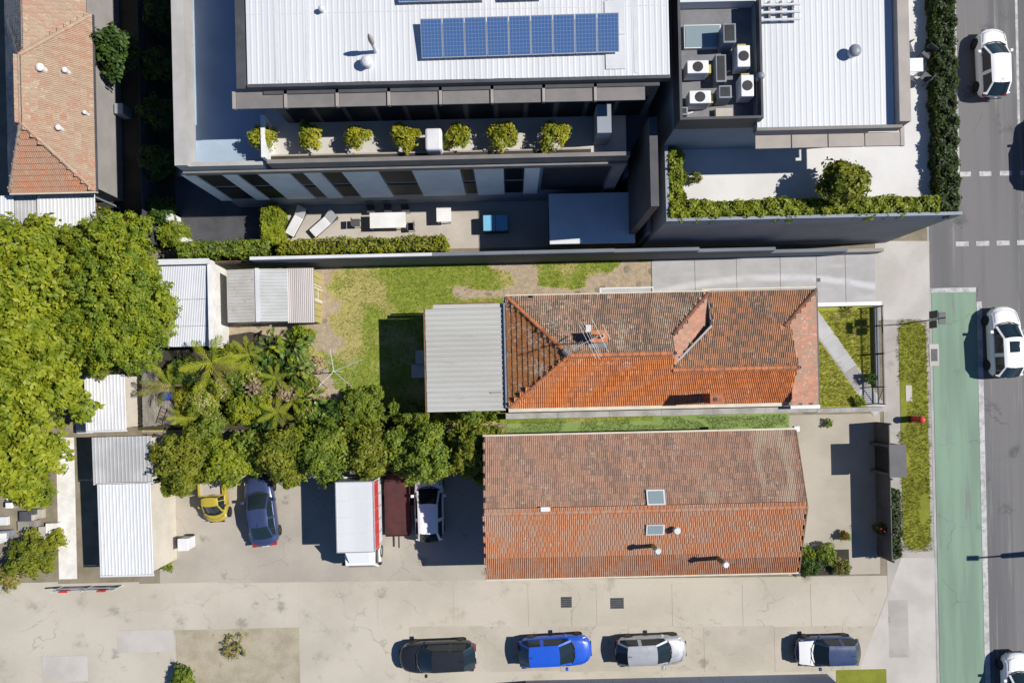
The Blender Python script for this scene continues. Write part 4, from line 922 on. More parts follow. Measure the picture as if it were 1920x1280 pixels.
# terrace planting and things
for k, px_ in enumerate((515,600,684,768,864,946,1036)):
    shrub('yellow-green clipped shrub in the terrace planter, %s' % ['leftmost of the row','second from the left','third from the left','middle of the row','third from the right','second from the right','rightmost of the row'][k], px_, 281, 8.45, random.uniform(.58,.85), 1000, .12, K['lf_yellow'], 'planter_shrub', 7.65, 'terrace planter shrubs')
q = P(813,262,8.3); cov = thing('covered_barbecue', 'white fabric-covered barbecue on the planted terrace', 'barbecue', (q.x,q.y,ZT))
obj('cover', MB().box(q.x-.42,q.x+.42,q.y-.55,q.y+.55,ZT+.1,ZT+1.25), K['tarp'], cov, bevel=.12); obj('wheel_base', MB().box(q.x-.3,q.x+.3,q.y-.4,q.y+.4,ZT,ZT+.1), K['black'], cov)
def chairs(px, py, z, rot, label, mat=None):
    t = thing('chair', label, 'chair', (0,0,0), 'outdoor chairs')
    m_ = mat or K['charcoal']
    obj('seat', MB().box(-.24,.24,-.24,.24,.42,.46), m_, t, bevel=.02); obj('backrest', MB().box(-.24,.24,.21,.25,.5,.85), m_, t, bevel=.015)
    for sx_ in (-.22,.19):
        for sy_ in (-.22,.19): obj('leg', MB().box(sx_,sx_+.03,sy_,sy_+.03,0,.42), m_, t)
    q = P(px,py,z+.4); t.location = (q.x,q.y,z); t.rotation_euler = (0,0,rad(rot))
def table(px, py, z, sx_, sy_, label, mat):
    t = thing('table', label, 'table', (0,0,0), 'outdoor tables')
    obj('table_top', MB().box(-sx_/2,sx_/2,-sy_/2,sy_/2,.70,.74), mat, t, bevel=.01)
    for a_ in (-1,1):
        for b_ in (-1,1): obj('leg', MB().box(a_*(sx_/2-.08)-.03,a_*(sx_/2-.08)+.03,b_*(sy_/2-.08)-.03,b_*(sy_/2-.08)+.03,0,.70), K['alu'], t)
    q = P(px,py,z+.72); t.location = (q.x,q.y,z)
table(727,413,.02,2.2,.95,'long white table in the sunny part of the courtyard',K['white'])
table(832,402,.02,.9,.9,'small square white table behind the courtyard hedge',K['white'])
for k,(x_,y_,r_) in enumerate(((668,418,90),(695,392,0),(727,391,0),(760,392,10),(770,425,-90))):
    chairs(x_,y_,.02,r_,['dark chair at the left end of the long courtyard table','dark chair behind the long courtyard table, left one','dark chair behind the long courtyard table, middle one','dark chair behind the long courtyard table, right one','dark chair at the right end of the long courtyard table'][k])
def lounger(px, py, rot, label):
    t = thing('sun_lounger', label, 'lounger', (0,0,0), 'courtyard loungers')
    obj('frame', MB().box(-.95,.95,-.32,.32,.22,.27), K['charcoal'], t); obj('cushion', MB().box(-.93,.35,-.3,.3,.275,.36), K['tarp'], t, bevel=.03)
    obj('backrest', MB().slab([(.36,-.3,.36),(.95,-.3,.72),(.95,.3,.72),(.36,.3,.36)], .08), K['tarp'], t)
    for a_ in (-.85,.8):
        for b_ in (-.28,.24): obj('leg', MB().box(a_,a_+.05,b_,b_+.05,0,.22), K['charcoal'], t)
    q = P(px,py,.3); t.location = (q.x,q.y,.02); t.rotation_euler = (0,0,rad(rot))
lounger(556,416,60,'left sun lounger on the courtyard paving'); lounger(607,420,40,'right sun lounger on the courtyard paving')
q = P(929,418,.8); spa = thing('spa_tub', 'square spa tub with pale blue cover in the shaded court', 'spa', (q.x,q.y,0))
obj('tub', MB().box(q.x-.78,q.x+.78,q.y-.5,q.y+.5,.01,.75), K['charcoal'], spa, bevel=.04); obj('cover', MB().box(q.x-.76,q.x-.01,q.y-.48,q.y+.48,.755,.84), K['spa'], spa, bevel=.03); obj('cover', MB().box(q.x+.01,q.x+.76,q.y-.48,q.y+.48,.755,.84), K['spa'], spa, bevel=.03)
h = RC(492,386,520,462,1.6); hedge('yellow-green hedge at the left side of the courtyard', h[0],h[1],h[2],h[3],0,1.6,K['lf_hedge'],3200)
yb_ = YB+.35; K['lf_yellow2'] = leafmat('patchy_hedge_leaves', (.22,.25,.014), (.36,.35,.02), (.15,.18,.012))
hedge('long yellow-green hedge behind the dark boundary wall', P(520,450,2.9).x, P(832,450,2.9).x, yb_, yb_+.8, 0, 2.75, K['lf_yellow2'], 7000)
hedge('dark hedge behind the steel fence', P(330,470,2.6).x, P(496,470,2.6).x, yb_+.05, yb_+.9, 0, 2.3, K['lf_mid'], 4500)
# curved white wall by the ramp
cw_ = MB(); pts = []
for i in range(13):
    a_ = rad(180+90*i/12); pts.append(P(388+72*math.cos(a_), 400-62*math.sin(a_), 1.2))
curv = thing('curved_wall', 'curved white retaining wall at the corner of the service ramp', 'wall', (pts[6].x,pts[6].y,0))
for i in range(12):
    a_, b_ = pts[i], pts[i+1]; d_ = (b_-a_).normalized(); n_ = Vector((-d_.y,d_.x,0))*.17
    cw_.prism([(a_-n_)[:2],(b_-n_)[:2],(b_+n_)[:2],(a_+n_)[:2]], 0, 1.2)
obj('wall', cw_, K['white'], curv)
for i in range(0,12,3):
    q = pts[i]; 
sh = [P(322,430,1.5),P(345,458,1.5)]
shrub('yellow-green bush outside the curved white wall', 322, 440, 1.5, .9, 2200, .13, K['lf_hedge'])
shrub('dark bush in the narrow side passage by the apartments', 300, 392, 1.6, .9, 1800, .14, K['lf_dark'])

# ---- taller block to the right
ZP, ZQ = 6.5, 10.4
pd_ = RC(1250,300,1800,406,7.2); YP = P(1500,408,7.2).y; XP0 = P(1250,400,7.2).x; XP1 = P(1801,300,7.2).x
tw = thing('corner_building', 'grey corner apartment building with white roof, plant deck and hedged terrace', 'building', ((XP0+XP1)/2,YP+8,0))
obj('podium', MB().box(XP0, XP1, YP, 34, 0, ZP-.02), K['greywall'], tw)
obj('podium_band', MB().box(XP0-.03, XP1+.03, YP-.04, YP+.12, ZP-.35, ZP+.72), K['bluewall'], tw)
obj('podium_band', MB().box(XP0-.03, XP0+.15, YP+.13, P(1250,270,7).y, ZP-.35, ZP+.72), K['bluewall'], tw)
obj('terrace_floor', MB().box(XP0+.16, XP1-.1, YP+.13, 34, ZP-.018, ZP), K['deck_white'], tw)
er = RC(1415,-200,1672,236,ZQ); yE = P(1540,237,ZQ).y
dk = RC(1264,28,1416,236,9.9); yD = P(1340,236,9.9).y
obj('upper_storey', MB().box(dk[0]+.05, er[1]-.2, yD+.05, 34, ZP, 9.75), K['bluewall'], tw)
obj('roof_plenum', MB().box(er[0]+.02, er[1]-.2, yE+.05, 34, 9.751, ZQ-.01), K['bluewall'], tw)
corrugated(tw, (er[0], yE, ZQ), (1,0,0), (0,1,.003), er[1]-er[0], 24, .25, .009, K['roof_white'], .8, True)
obj('roof_edge', MB().box(er[0]-.05, er[1]+.35, yE-.16, yE-.01, ZQ-.4, ZQ+.06), K['greyfascia'], tw)
obj('roof_edge', MB().box(er[1]+.02, er[1]+.55, yE, 34, ZQ-.4, ZQ+.42), K['taupe'], tw)
ye = P(1540,276,9.9).y
for i in range(4):
    x0_ = er[0]+.05+(er[1]+.55-er[0])*i/4; obj('awning_panel', MB().box(x0_+.03, x0_+(er[1]+.55-er[0])/4-.03, ye, yE-.165, 9.8, 9.9), K['taupe'], tw)
obj('awning_edge', MB().box(er[1]+.56, P(1696,276,9.9).x, ye-.02, 34, 9.8, 9.92), K['taupe'], tw)
obj('plant_deck', MB().box(dk[0], dk[1], yD, 34, 9.75, 9.9), K['deckgrey'], tw)
for (a_,b_,c_,d_) in ((dk[0]-.02,dk[0]+.1,yD-.06,34),(dk[1]-.12,dk[1]-.02,yD-.06,dk[3]+.3),(dk[0]+.101,dk[1]-.121,yD-.06,yD+.06)): obj('screen_wall', MB().box(a_,b_,c_,d_,9.7,10.9), K['charcoal'], tw)
obj('roof_slab', MB().box(dk[0]+.11, dk[1]-.13, dk[3]+.3, 34, 9.901, 10.5), K['roof_white'], tw)
def ac(px, py, label, rot=0):
    t = thing('air_conditioner', label, 'air conditioner', (0,0,0), 'roof air conditioners')
    obj('case', MB().box(-.5,.5,-.3,.3,.08,.85), K['white'], t, bevel=.03); obj('fan_grille', MB().tube((0,0,.85),(0,0,.87),.24,.24,16), K['black'], t)
    obj('side_duct', MB().box(.51,.68,-.2,.2,.1,.6), K['olive'], t); obj('foot', MB().box(-.45,.45,-.25,-.2,0,.08), K['black'], t); obj('foot', MB().box(-.45,.45,.2,.25,0,.08), K['black'], t)
    q = P(px,py,10.5); t.location = (q.x,q.y,9.905); t.rotation_euler = (0,0,rad(rot))
ac(1306,130,'upper white air conditioner on the plant deck'); ac(1310,186,'lower white air conditioner on the plant deck')
ac(1391,110,'slim air conditioner against the plant deck\'s right screen',90); ac(1398,165,'air conditioner at the lower right of the plant deck',90)
q = RC(1285,48,1350,88,10.1); sk_ = thing('skylight', 'pale glass skylight on the plant deck', 'skylight', ((q[0]+q[1])/2,(q[2]+q[3])/2,9.9)); obj('curb', MB().box(q[0]-.05,q[1]+.05,q[2]-.05,q[3]+.05,9.902,10.08), K['zinc'], sk_); obj('pane', MB().box(q[0],q[1],q[2],q[3],10.08,10.1), K['skyl'], sk_)
for k,(x_,y_,sx_,sy_,h_,l) in enumerate(((1352,128,.5,1.3,.6,'long dark duct box in the middle of the plant deck'),(1360,172,.6,.6,.9,'dark square plant box at the lower middle of the deck'),(1368,62,.6,.9,1.0,'dark tank unit near the deck skylight'),(1283,208,.35,.4,.5,'small dark box in the plant deck\'s lower left corner'))):
    q = P(x_,y_,9.9+h_); t = thing('plant_unit', l, 'plant unit', (q.x,q.y,9.905), 'dark plant deck units'); obj('case', MB().box(q.x-sx_/2,q.x+sx_/2,q.y-sy_/2,q.y+sy_/2,9.905,9.905+h_), K['lead'], t, bevel=.03); obj('grille', MB().box(q.x-sx_/2+.08,q.x+sx_/2-.08,q.y-sy_/2+.08,q.y+sy_/2-.08,9.906+h_,9.925+h_), K['black'], t); obj('pipe', MB().tube((q.x+sx_/2,q.y,9.98),(q.x+sx_/2+.35,q.y+.1,9.98),.04), K['zinc'], t)
q = RC(1340,205,1372,222,10.0); one('deck_hatch', MB().box(q[0],q[1],q[2],q[3],9.902,10.15), K['paver'], 'beige hatch at the lower edge of the plant deck', 'hatch', bevel=.02)
roof_vent('round dark vent on the right-hand white roof', 1606, 92, ZQ+.02, .30, .5, K['lead'])
roof_vent('small vent beside the plant deck on the right-hand roof', 1428, 140, ZQ+.02, .2, .5, K['lead'])
pr = thing('pipe_rack', 'grey pipe rack lying across the top of the right-hand roof', 'pipes', (P(1465,35,ZQ).x,P(1465,35,ZQ).y,ZQ))
for k in range(3): obj('pipe', MB().tube(P(1424,10+14*k,ZQ+.25), P(1500,8+14*k,ZQ+.25), .06), K['zinc'], pr)
for k in range(3): obj('support', MB().box(P(1440+22*k,30,ZQ).x-.05,P(1440+22*k,30,ZQ).x+.05,P(1460,42,ZQ).y,P(1460,6,ZQ).y,ZQ,ZQ+.19), K['greyfascia'], pr)
# hedges round the terrace, tree in the terrace, tables
h0 = RC(1256,282,1276,372,7.2); hedge('short hedge on the left edge of the corner terrace', XP0+.18, XP0+.85, YP+.95, P(1260,282,7.2).y, ZP, 7.2, K['lf_hedge'], 2200)
hedge('long bright hedge along the bottom of the corner terrace', XP0+.18, XP1-1.2, YP+.15, YP+.93, ZP, 7.25, K['lf_hedge'], 9000)
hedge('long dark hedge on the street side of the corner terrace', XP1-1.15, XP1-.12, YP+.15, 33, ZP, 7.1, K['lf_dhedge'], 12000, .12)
tree('terrace_tree', 'round leafy tree growing on the white corner terrace', 1556, 356, 8.8, 1.05, 4200, .15, K['lf_olive'], ZP, extra=(K['lf_yellow'],500,1.0))
shrub('small pinkish potted plant in the left corner of the terrace', 1290, 350, 7.1, .3, 500, .08, K['lf_palmd'], 'potted_plant', ZP)
table(1718,122,ZP,.7,.7,'small white table on the narrow street-side terrace',K['white'])
for k,(x_,y_,r_) in enumerate(((1701,92,20),(1738,100,-40),(1703,150,160),(1735,146,-130))): chairs(x_,y_,ZP,r_,'dark chair at the street-side terrace table, %s' % ['upper left','upper right','lower left','lower right'][k])

# ================================================================== NEIGHBOURING HOUSES
# ---- long gabled house below
z0n, z1n = 4.3, 5.6
gx0, gx1 = P(912,1070,z0n).x, P(1496,1070,z0n).x
gyN, gyS, gyR = P(1200,812,z0n).y, P(1200,1078,z0n).y, P(1200,957,z1n).y
nh = thing('gabled_house', 'long gabled house with brown and orange tiled roof beside the laneway', 'house', ((gx0+gx1)/2,(gyN+gyS)/2,0))
obj('wall', MB().prism([(gx0+.2,gyS+.35),(gx1-.3,gyS+.35),(gx1-.3,gyN-.35),(gx0+.2,gyN-.35)], 0, z0n-.02), K['wall_cream'], nh)
for x_ in (gx0+.2, gx1-.45): obj('gable_wall', MB().add([(x_,gyS+.35,z0n),(x_,gyN-.35,z0n),(x_,gyR,z1n-.15),(x_+.15,gyS+.35,z0n),(x_+.15,gyN-.35,z0n),(x_+.15,gyR,z1n-.15)],[(0,2,1),(3,4,5),(0,1,4,3),(1,2,5,4),(2,0,3,5)]), K['wall_cream'], nh)
for i in range(4):
    x_ = gx0+2+i*4.2; wn = obj('window', MB().box(x_,x_+1.5,gyS+.30,gyS+.352,1.1,2.6), K['white'], nh); obj('pane', MB().box(x_+.07,x_+1.43,gyS+.285,gyS+.31,1.17,2.53), K['glass'], wn)
tn, ts = (z1n-z0n)/(gyN-gyR), (z1n-z0n)/(gyR-gyS)
tile_plane(nh, (gx1,gyN,z0n), (-1,0,0), (0,-1,tn), [(gx0,gyN,z0n),(gx1,gyN,z0n),(gx1,gyR,z1n),(gx0,gyR,z1n)], K['t_nbrown'], 0, True)
tile_plane(nh, (gx0,gyS,z0n), (1,0,0), (0,1,ts), [(gx0,gyS,z0n),(gx1,gyS,z0n),(gx1,gyR,z1n),(gx0,gyR,z1n)], K['t_norange'], 300, True)
ridge(nh, (gx0,gyR,z1n), (gx1,gyR,z1n), K['t_norange'], .03)
for y_, s_ in ((gyN,.012),(gyS,-.11)): obj('gutter', MB().box(gx0-.03,gx1+.03,y_+s_,y_+s_+.1,z0n-.08,z0n+.03), K['cream'], nh)
obj('barge_board', MB().slab([(gx1+.02,gyN,z0n+.05),(gx1+.09,gyN,z0n+.05),(gx1+.09,gyR,z1n+.05),(gx1+.02,gyR,z1n+.05)],.18), K['brown'], nh); obj('barge_board', MB().slab([(gx1+.02,gyR,z1n+.05),(gx1+.09,gyR,z1n+.05),(gx1+.09,gyS,z0n+.05),(gx1+.02,gyS,z0n+.05)],.18), K['brown'], nh)
zn_ = lambda x,y: z0n+(gyN-y)*tn
zs_ = lambda x,y: z0n+(y-gyS)*ts
def skyl(px, py, zfun, w_, h_, tt):
    q = on_plane(px,py,zfun,5); n_ = 1 if zfun is zs_ else -1
    pts_ = [(q.x-w_/2,q.y-h_/2),(q.x+w_/2,q.y-h_/2),(q.x+w_/2,q.y+h_/2),(q.x-w_/2,q.y+h_/2)]
    s_ = obj('skylight', MB().slab([(a,b,zfun(a,b)+.14) for a,b in pts_],.2), K['zinc'], nh)
    obj('pane', MB().slab([(q.x+(a-q.x)*.82,q.y+(b-q.y)*.82,zfun(a,q.y+(b-q.y)*.82)+.155) for a,b in pts_],.01), K['skyl'], s_)
skyl(1229,931,zn_,1.0,.8,tn); skyl(1228,992,zs_,1.0,.6,ts)
def flue(px, py, h_, r_, mat, label):
    q = on_plane(px,py,zs_,5); t = obj('flue', MB().tube((q.x,q.y,q.z-.1),(q.x,q.y,q.z+h_),r_,r_,12), mat, nh); obj('cowl', MB().tube((q.x,q.y,q.z+h_),(q.x,q.y,q.z+h_+.12),r_*1.5,r_*1.1,12), K['galv'], t)
flue(1224,1022,1.25,.13,K['olive'],''); flue(1345,1045,1.45,.13,K['olive_dark'],''); flue(1266,992,.35,.15,K['white'],'')
q = on_plane(1022,953,zn_,5.5); obj('ridge_vent', MB().box(q.x-.25,q.x+.25,q.y-.12,q.y+.12,q.z,q.z+.22), K['white'], nh)
obj('downpipe_head', MB().box(gx1-.02,gx1+.28,gyN-.1,gyN+.2,z0n-.25,z0n+.02), K['white'], nh)
# ---- pale tiled house, top left
zl0, zl1 = 3.5, 5.9
rx, ryA, ryB = P(37,105,zl1).x, P(37,103,zl1).y, P(37,230,zl1).y
lxE, lyS, lyN = P(178,300,zl0).x, P(100,360,zl0).y, P(170,28,zl0).y; lxW = 2*rx-lxE
lh = thing('tan_roof_house', 'house with faded tan and orange tiled hip roof, top left', 'house', (rx,(lyS+lyN)/2,0))
obj('wall', MB().box(lxW+.4, lxE-.4, lyS+.4, lyN+16, 0, zl0-.02), K['greywall'], lh)
e_, s_ = (lxE,), None
tile_plane(lh, (lxE,lyS,zl0), (0,1,0), (-(lxE-rx),0,zl1-zl0), [(lxE,lyS,zl0),(lxE,lyN,zl0),(rx,ryA,zl1),(rx,ryB,zl1)], K['t_tan'], 300, True)
tile_plane(lh, (lxW,lyS,zl0), (1,0,0), (0,ryB-lyS,zl1-zl0), [(lxW,lyS,zl0),(lxE,lyS,zl0),(rx,ryB,zl1)], K['t_tano'], 0, True)
tile_plane(lh, (lxW,lyN,zl0), (0,-1,0), (rx-lxW,0,zl1-zl0), [(lxW,lyN,zl0),(lxW,lyS,zl0),(rx,ryB,zl1),(rx,ryA,zl1)], K['t_grey'], 0, True)
# north wing running on past the hip
wx0, wx1, wy1 = rx-.02, P(163,10,zl0).x, lyN+14
tile_plane(lh, (wx1,lyN-.6,zl0+.1), (0,1,0), (-(wx1-rx),0,zl1-zl0-.35), [(wx1,lyN-.55,zl0+.1),(wx1,wy1,zl0+.1),(rx,wy1,zl1-.25),(rx,ryA+.05,zl1-.25)], K['t_tan'], 0, True)
tile_plane(lh, (lxW,wy1,zl0), (0,-1,0), (rx-lxW,0,zl1-.25-zl0), [(lxW,wy1,zl0),(lxW,lyN+.01,zl0),(rx,ryA+.05,zl1-.25),(rx,wy1,zl1-.25)], K['t_grey'], 0, True)
ridge(lh, (lxE-.05,lyN-.05,zl0+.02), (rx,ryA,zl1), K['t_tan']); ridge(lh, (rx,ryA,zl1), (rx,ryB,zl1), K['t_tan']); ridge(lh, (lxE-.05,lyS+.05,zl0+.02), (rx,ryB,zl1), K['t_tan']); ridge(lh, (lxW+.05,lyS+.05,zl0+.02), (rx,ryB,zl1), K['t_tan'])
obj('gutter', MB().box(lxE+.01, lxE+.11, lyS-.05, lyN, zl0-.08, zl0+.03), K['charcoal'], lh); obj('gutter', MB().box(lxW, lxE+.1, lyS-.11, lyS-.01, zl0-.08, zl0+.03), K['cream'], lh)
zl_ = lambda x,y: zl0+(lxE-x)*(zl1-zl0)/(lxE-rx)
for px_,py_,r_ in ((82,131,.24),(128,136,.17),(116,243,.17),(165,215,.12)):
    q = on_plane(px_,py_,zl_,4.5); v_ = obj('roof_vent', MB().tube((q.x,q.y,q.z-.1),(q.x,q.y,q.z+.3),r_*.7,r_*.7,10), K['white'], lh); obj('cowl', MB().ball((q.x,q.y,q.z+.32),r_,r_,.12,10,6), K['white'], v_, smooth=True)
def carport(label, x0, y0, x1, y1, z, mat, tr=0.):
    a = RC(x0,y0,x1,y1,z); t = thing('carport', label, 'carport', ((a[0]+a[1])/2,(a[2]+a[3])/2,0))
    corrugated(t, (a[0],a[2],z), (1,0,0), (0,1,tr), a[1]-a[0], a[3]-a[2], .2, .025, mat, .8, True)
    obj('beam', MB().box(a[0],a[1],a[2]-.06,a[2]-.01,z-.12,z+.02), K['white'], t)
    for x_ in (a[0]+.05,a[1]-.15):
        for y_ in (a[2]+.05,a[3]-.15): obj('post', MB().box(x_,x_+.1,y_,y_+.1,0,z-.03), K['lead'], t)
carport('white steel carport roof below the tan tiled house', 70, 366, 179, 446, 2.7, K['roof_white'])
carport('white steel roof cut by the left edge below the tan tiled house', -60, 368, 26, 440, 2.7, K['roof_white'])
carport('dull grey roof strip between two white carports', 27, 366, 69, 425, 2.5, K['greyroof'])
# side passage clutter
sf = P(262,200,1.8).x
pfn = thing('paling_fence', 'dark paling fence in the narrow passage beside the apartments', 'fence', (sf,10,0))
for i in range(60):
    y_ = P(262,450,1.8).y+i*.42; obj('paling', MB().box(sf-.012-.004*(i%2), sf+.012, y_, y_+.405, 0, 1.78+random.uniform(0,.04)), K['charcoal'], pfn)
obj('rail', MB().box(sf+.016,sf+.06,P(262,450,1.8).y,P(262,450,1.8).y+25,1.2,1.28), K['charcoal'], pfn)
def bench(px, py, sx_, sy_, z, label, mat):
    a = P(px,py,z); t = thing('raised_planter', label, 'planter', (a.x,a.y,0)); obj('box', MB().box(a.x-sx_/2,a.x+sx_/2,a.y-sy_/2,a.y+sy_/2,0,z), mat, t, bevel=.02); obj('soil', MB().box(a.x-sx_/2+.08,a.x+sx_/2-.08,a.y-sy_/2+.08,a.y+sy_/2-.08,z,z+.012), K['deck_white'], t)
bench(196,235,.5,3.5,.7,'long pale planter box beside the tan-roofed house',K['zinc']); bench(196,327,.5,1.7,.7,'short pale planter box beside the tan-roofed house',K['zinc'])
q = P(222,203,1); one('wheelie_bin', MB().box(q.x-.28,q.x+.28,q.y-.32,q.y+.32,0,1.0), K['bluewall'], 'blue-grey bin standing in the narrow passage', 'bin', bevel=.05)
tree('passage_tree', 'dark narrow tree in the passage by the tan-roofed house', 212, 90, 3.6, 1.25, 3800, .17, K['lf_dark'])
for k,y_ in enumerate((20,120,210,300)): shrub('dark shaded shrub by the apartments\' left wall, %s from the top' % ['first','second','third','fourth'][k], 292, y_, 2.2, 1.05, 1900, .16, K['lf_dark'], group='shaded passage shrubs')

# ---- low buildings, bottom left
def metal_roof(label, x0, y0, x1, y1, z, mat, cat='shed', pitch=.2, slope=.02, wallmat=None):
    a = RC(x0,y0,x1,y1,z); t = thing('metal_roof_shed', label, cat, ((a[0]+a[1])/2,(a[2]+a[3])/2,0))
    obj('wall', MB().box(a[0]+.12,a[1]-.12,a[2]+.12,a[3]-.12,0,z-.05), wallmat or K['wall_cream'], t)
    corrugated(t, (a[0],a[2],z), (1,0,0), (0,1,slope), a[1]-a[0], a[3]-a[2], pitch, .03, mat, .8, True)
    obj('gutter', MB().box(a[0],a[1],a[2]-.11,a[2]-.02,z-.1,z-.0), K['zinc'], t); return a
metal_roof('long white steel-roofed workshop by the laneway, bottom left', 186, 906, 286, 1077, 3.0, K['roof_white'])
metal_roof('shorter dull grey roofed shed behind the white workshop', 174, 818, 286, 904, 2.8, K['greyroof'])
metal_roof('white roofed shelter under the lime tree\'s edge', 160, 702, 236, 806, 2.4, K['tarp'])
q = RC(146,742,176,812,.05); one('white_tarp', MB().box(q[0],q[1],q[2],q[3],.02,.32), K['tarp'], 'white tarpaulin bundle left of the small white shelter', 'tarpaulin', bevel=.08)
wf = RC(288,850,300,1062,1.6); fnc = thing('white_fence', 'tall pale timber fence between the workshop and the car yard', 'fence', ((wf[0]+wf[1])/2,(wf[2]+wf[3])/2,0))
n_ = 40
for i in range(n_):
    y_ = wf[2]+(wf[3]-wf[2])*i/n_; obj('paling', MB().box(wf[0]+.1+.008*(i%2),wf[0]+.13+.008*(i%2),y_+.006,y_+(wf[3]-wf[2])/n_-.006,0,1.6+random.uniform(0,.03)), K['offwhite'], fnc)
for z_ in (.4,1.3): obj('rail', MB().box(wf[0]+.04,wf[0]+.095,wf[2],wf[3],z_,z_+.08), K['brown'], fnc)
gt_ = P(175,1098); gate = thing('swing_gate', 'low tubular gate with red end boards at the workshop entry', 'gate', (gt_.x,gt_.y,0))
gx_a, gx_b = P(118,1098).x, P(230,1098).x
for z_ in (.35,.7,1.05): obj('rail', MB().tube((gx_a,gt_.y,z_),(gx_b,gt_.y,z_),.035), K['galv'], gate)
for x_ in (gx_a,(gx_a+gx_b)/2,gx_b): obj('post', MB().tube((x_,gt_.y,0),(x_,gt_.y,1.15),.05), K['galv'], gate)
for x_ in (gx_a+.5,gx_b-.9): obj('red_board', MB().box(x_,x_+.5,gt_.y-.05,gt_.y+.05,.8,1.18), K['red'], gate)
# yard clutter on the left
def pile(px, py, r, label, mat, name='junk_pile'):
    q = P(px,py); t = thing(name, label, 'junk', (q.x,q.y,0))
    for k in range(6):
        a = random.random()*6.28; d = random.uniform(0,r); x_, y_ = q.x+d*math.cos(a), q.y+d*math.sin(a); s_ = random.uniform(.15,.4); hh = random.uniform(.2,.7)
        obj('crate', MB().box(x_-s_,x_+s_,y_-s_*.8,y_+s_*.8,.006*k,.006*k+hh), mat[k % len(mat)], t, bevel=.02)
pile(30,930,1.0,'pale boxes and boards under the lime tree at left',[K['offwhite'],K['oldwood'],K['brown']])
pile(62,965,.9,'dark crates beside the left-hand garden',[K['charcoal'],K['paver'],K['oldwood']])
pile(20,1000,.9,'mixed junk against the left edge of the picture',[K['zinc'],K['offwhite'],K['lead']])
pile(95,1000,.7,'small pale rubble heap near the round bush',[K['offwhite'],K['paver']])
q = P(345,1020,.9); wb = thing('wheelie_bin', 'white bin and dark lid at the car yard\'s left side', 'bin', (q.x,q.y,0)); obj('body', MB().box(q.x-.3,q.x+.3,q.y-.35,q.y+.35,.02,.95), K['tarp'], wb, bevel=.04); obj('lid', MB().box(q.x-.33,q.x+.33,q.y-.38,q.y+.38,.955,1.05), K['tarp'], wb, bevel=.03); obj('wheel', MB().tube((q.x-.25,q.y+.36,.12),(q.x+.25,q.y+.36,.12),.1), K['rubber'], wb)
# bottom edge building
ba = RC(985,1264,1556,1500,0); bb = thing('low_blue_building', 'slate-blue clad wall and steel roof at the bottom edge', 'building', ((ba[0]+ba[1])/2,(ba[2]+ba[3])/2,0))
for i in range(14): obj('wall_panel', MB().box(ba[0]+.1+(ba[1]-ba[0]-.2)*i/14,ba[0]+.1+(ba[1]-ba[0]-.2)*(i+1)/14-.012,ba[3]-.25,ba[3]-.15,0,3.3), K['blueroof'], bb)
corrugated(bb,(ba[0],ba[2],3.4),(1,0,0),(0,1,-.005),ba[1]-ba[0],ba[3]-ba[2]-.1,.25,.025,K['blueroof'],.8,True)
frect('grass_corner', K['verge'], 1568, 1254, 1662, 1300, .02)
# neighbour's front fence and portal
nx0 = P(1642,900).x; ny0, ny1 = P(1642,1040).y, P(1642,792).y
nf = thing('charcoal_fence', 'tall charcoal slat fence in front of the gabled house', 'fence', (nx0,(ny0+ny1)/2,0))
yy = ny0
while yy < ny1: obj('slat', MB().box(nx0-.03+.01*(int(yy*100)%2),nx0+.03,yy+.001,min(yy+.28,ny1)-.001,0,1.65), K['charcoal'], nf); yy += .28
for k in range(6): y_ = ny0+(ny1-ny0)*k/5; obj('post', MB().box(nx0+.04,nx0+.14,y_-.05,y_+.05,0,1.7), K['black'], nf)
po = RC(1642,832,1690,893,2.4); pt_ = thing('gate_portal', 'dark flat-topped gate portal rising over the charcoal fence', 'gate', (nx0,(po[2]+po[3])/2,0))
yA, yBp = P(1660,893,2).y, P(1660,832,2).y
obj('roof', MB().box(nx0-.45,nx0+.55,yA,yBp,2.3,2.42), K['charcoal'], pt_)
for y_ in (yA+.05,yBp-.2): obj('pier', MB().box(nx0-.35,nx0+.45,y_,y_+.15,0,2.3), K['charcoal'], pt_)
obj('gate_leaf', MB().box(nx0-.05,nx0+.0,yA+.22,yBp-.22,.05,2.0), K['black'], pt_)
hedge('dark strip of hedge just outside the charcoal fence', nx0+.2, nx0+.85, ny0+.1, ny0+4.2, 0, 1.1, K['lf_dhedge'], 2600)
shrub('red-flowering plant at the foot of the charcoal fence', 1652, 990, 1.3, .35, 600, .08, K['lf_dark'], extra=(K['lf_red'],160,1.1))
shrub('small red-flowering plant on the beige forecourt', 1586, 1006, .6, .3, 400, .08, K['lf_mid'], extra=(K['lf_red'],200,1.1))
shrub('bright green clump at the gabled house\'s lower right corner', 1512, 1038, .8, .45, 700, .1, K['lf_bright'])
shrub('low dull shrub in the rock bed by the laneway', 1550, 1040, .8, .7, 1200, .1, K['lf_mid']); shrub('dark low shrub at the edge of the rock bed', 1520, 1062, .9, .65, 1100, .1, K['lf_dark']); shrub('brownish dry shrub at the right end of the rock bed', 1580, 1064, .6, .5, 700, .09, K['lf_palmd'])
shrub('tiny green plant alone on the beige forecourt', 1556, 793, .4, .25, 300, .07, K['lf_mid'])
frect('rock_bed', K['soil'], 1500, 1030, 1592, 1078, .014)
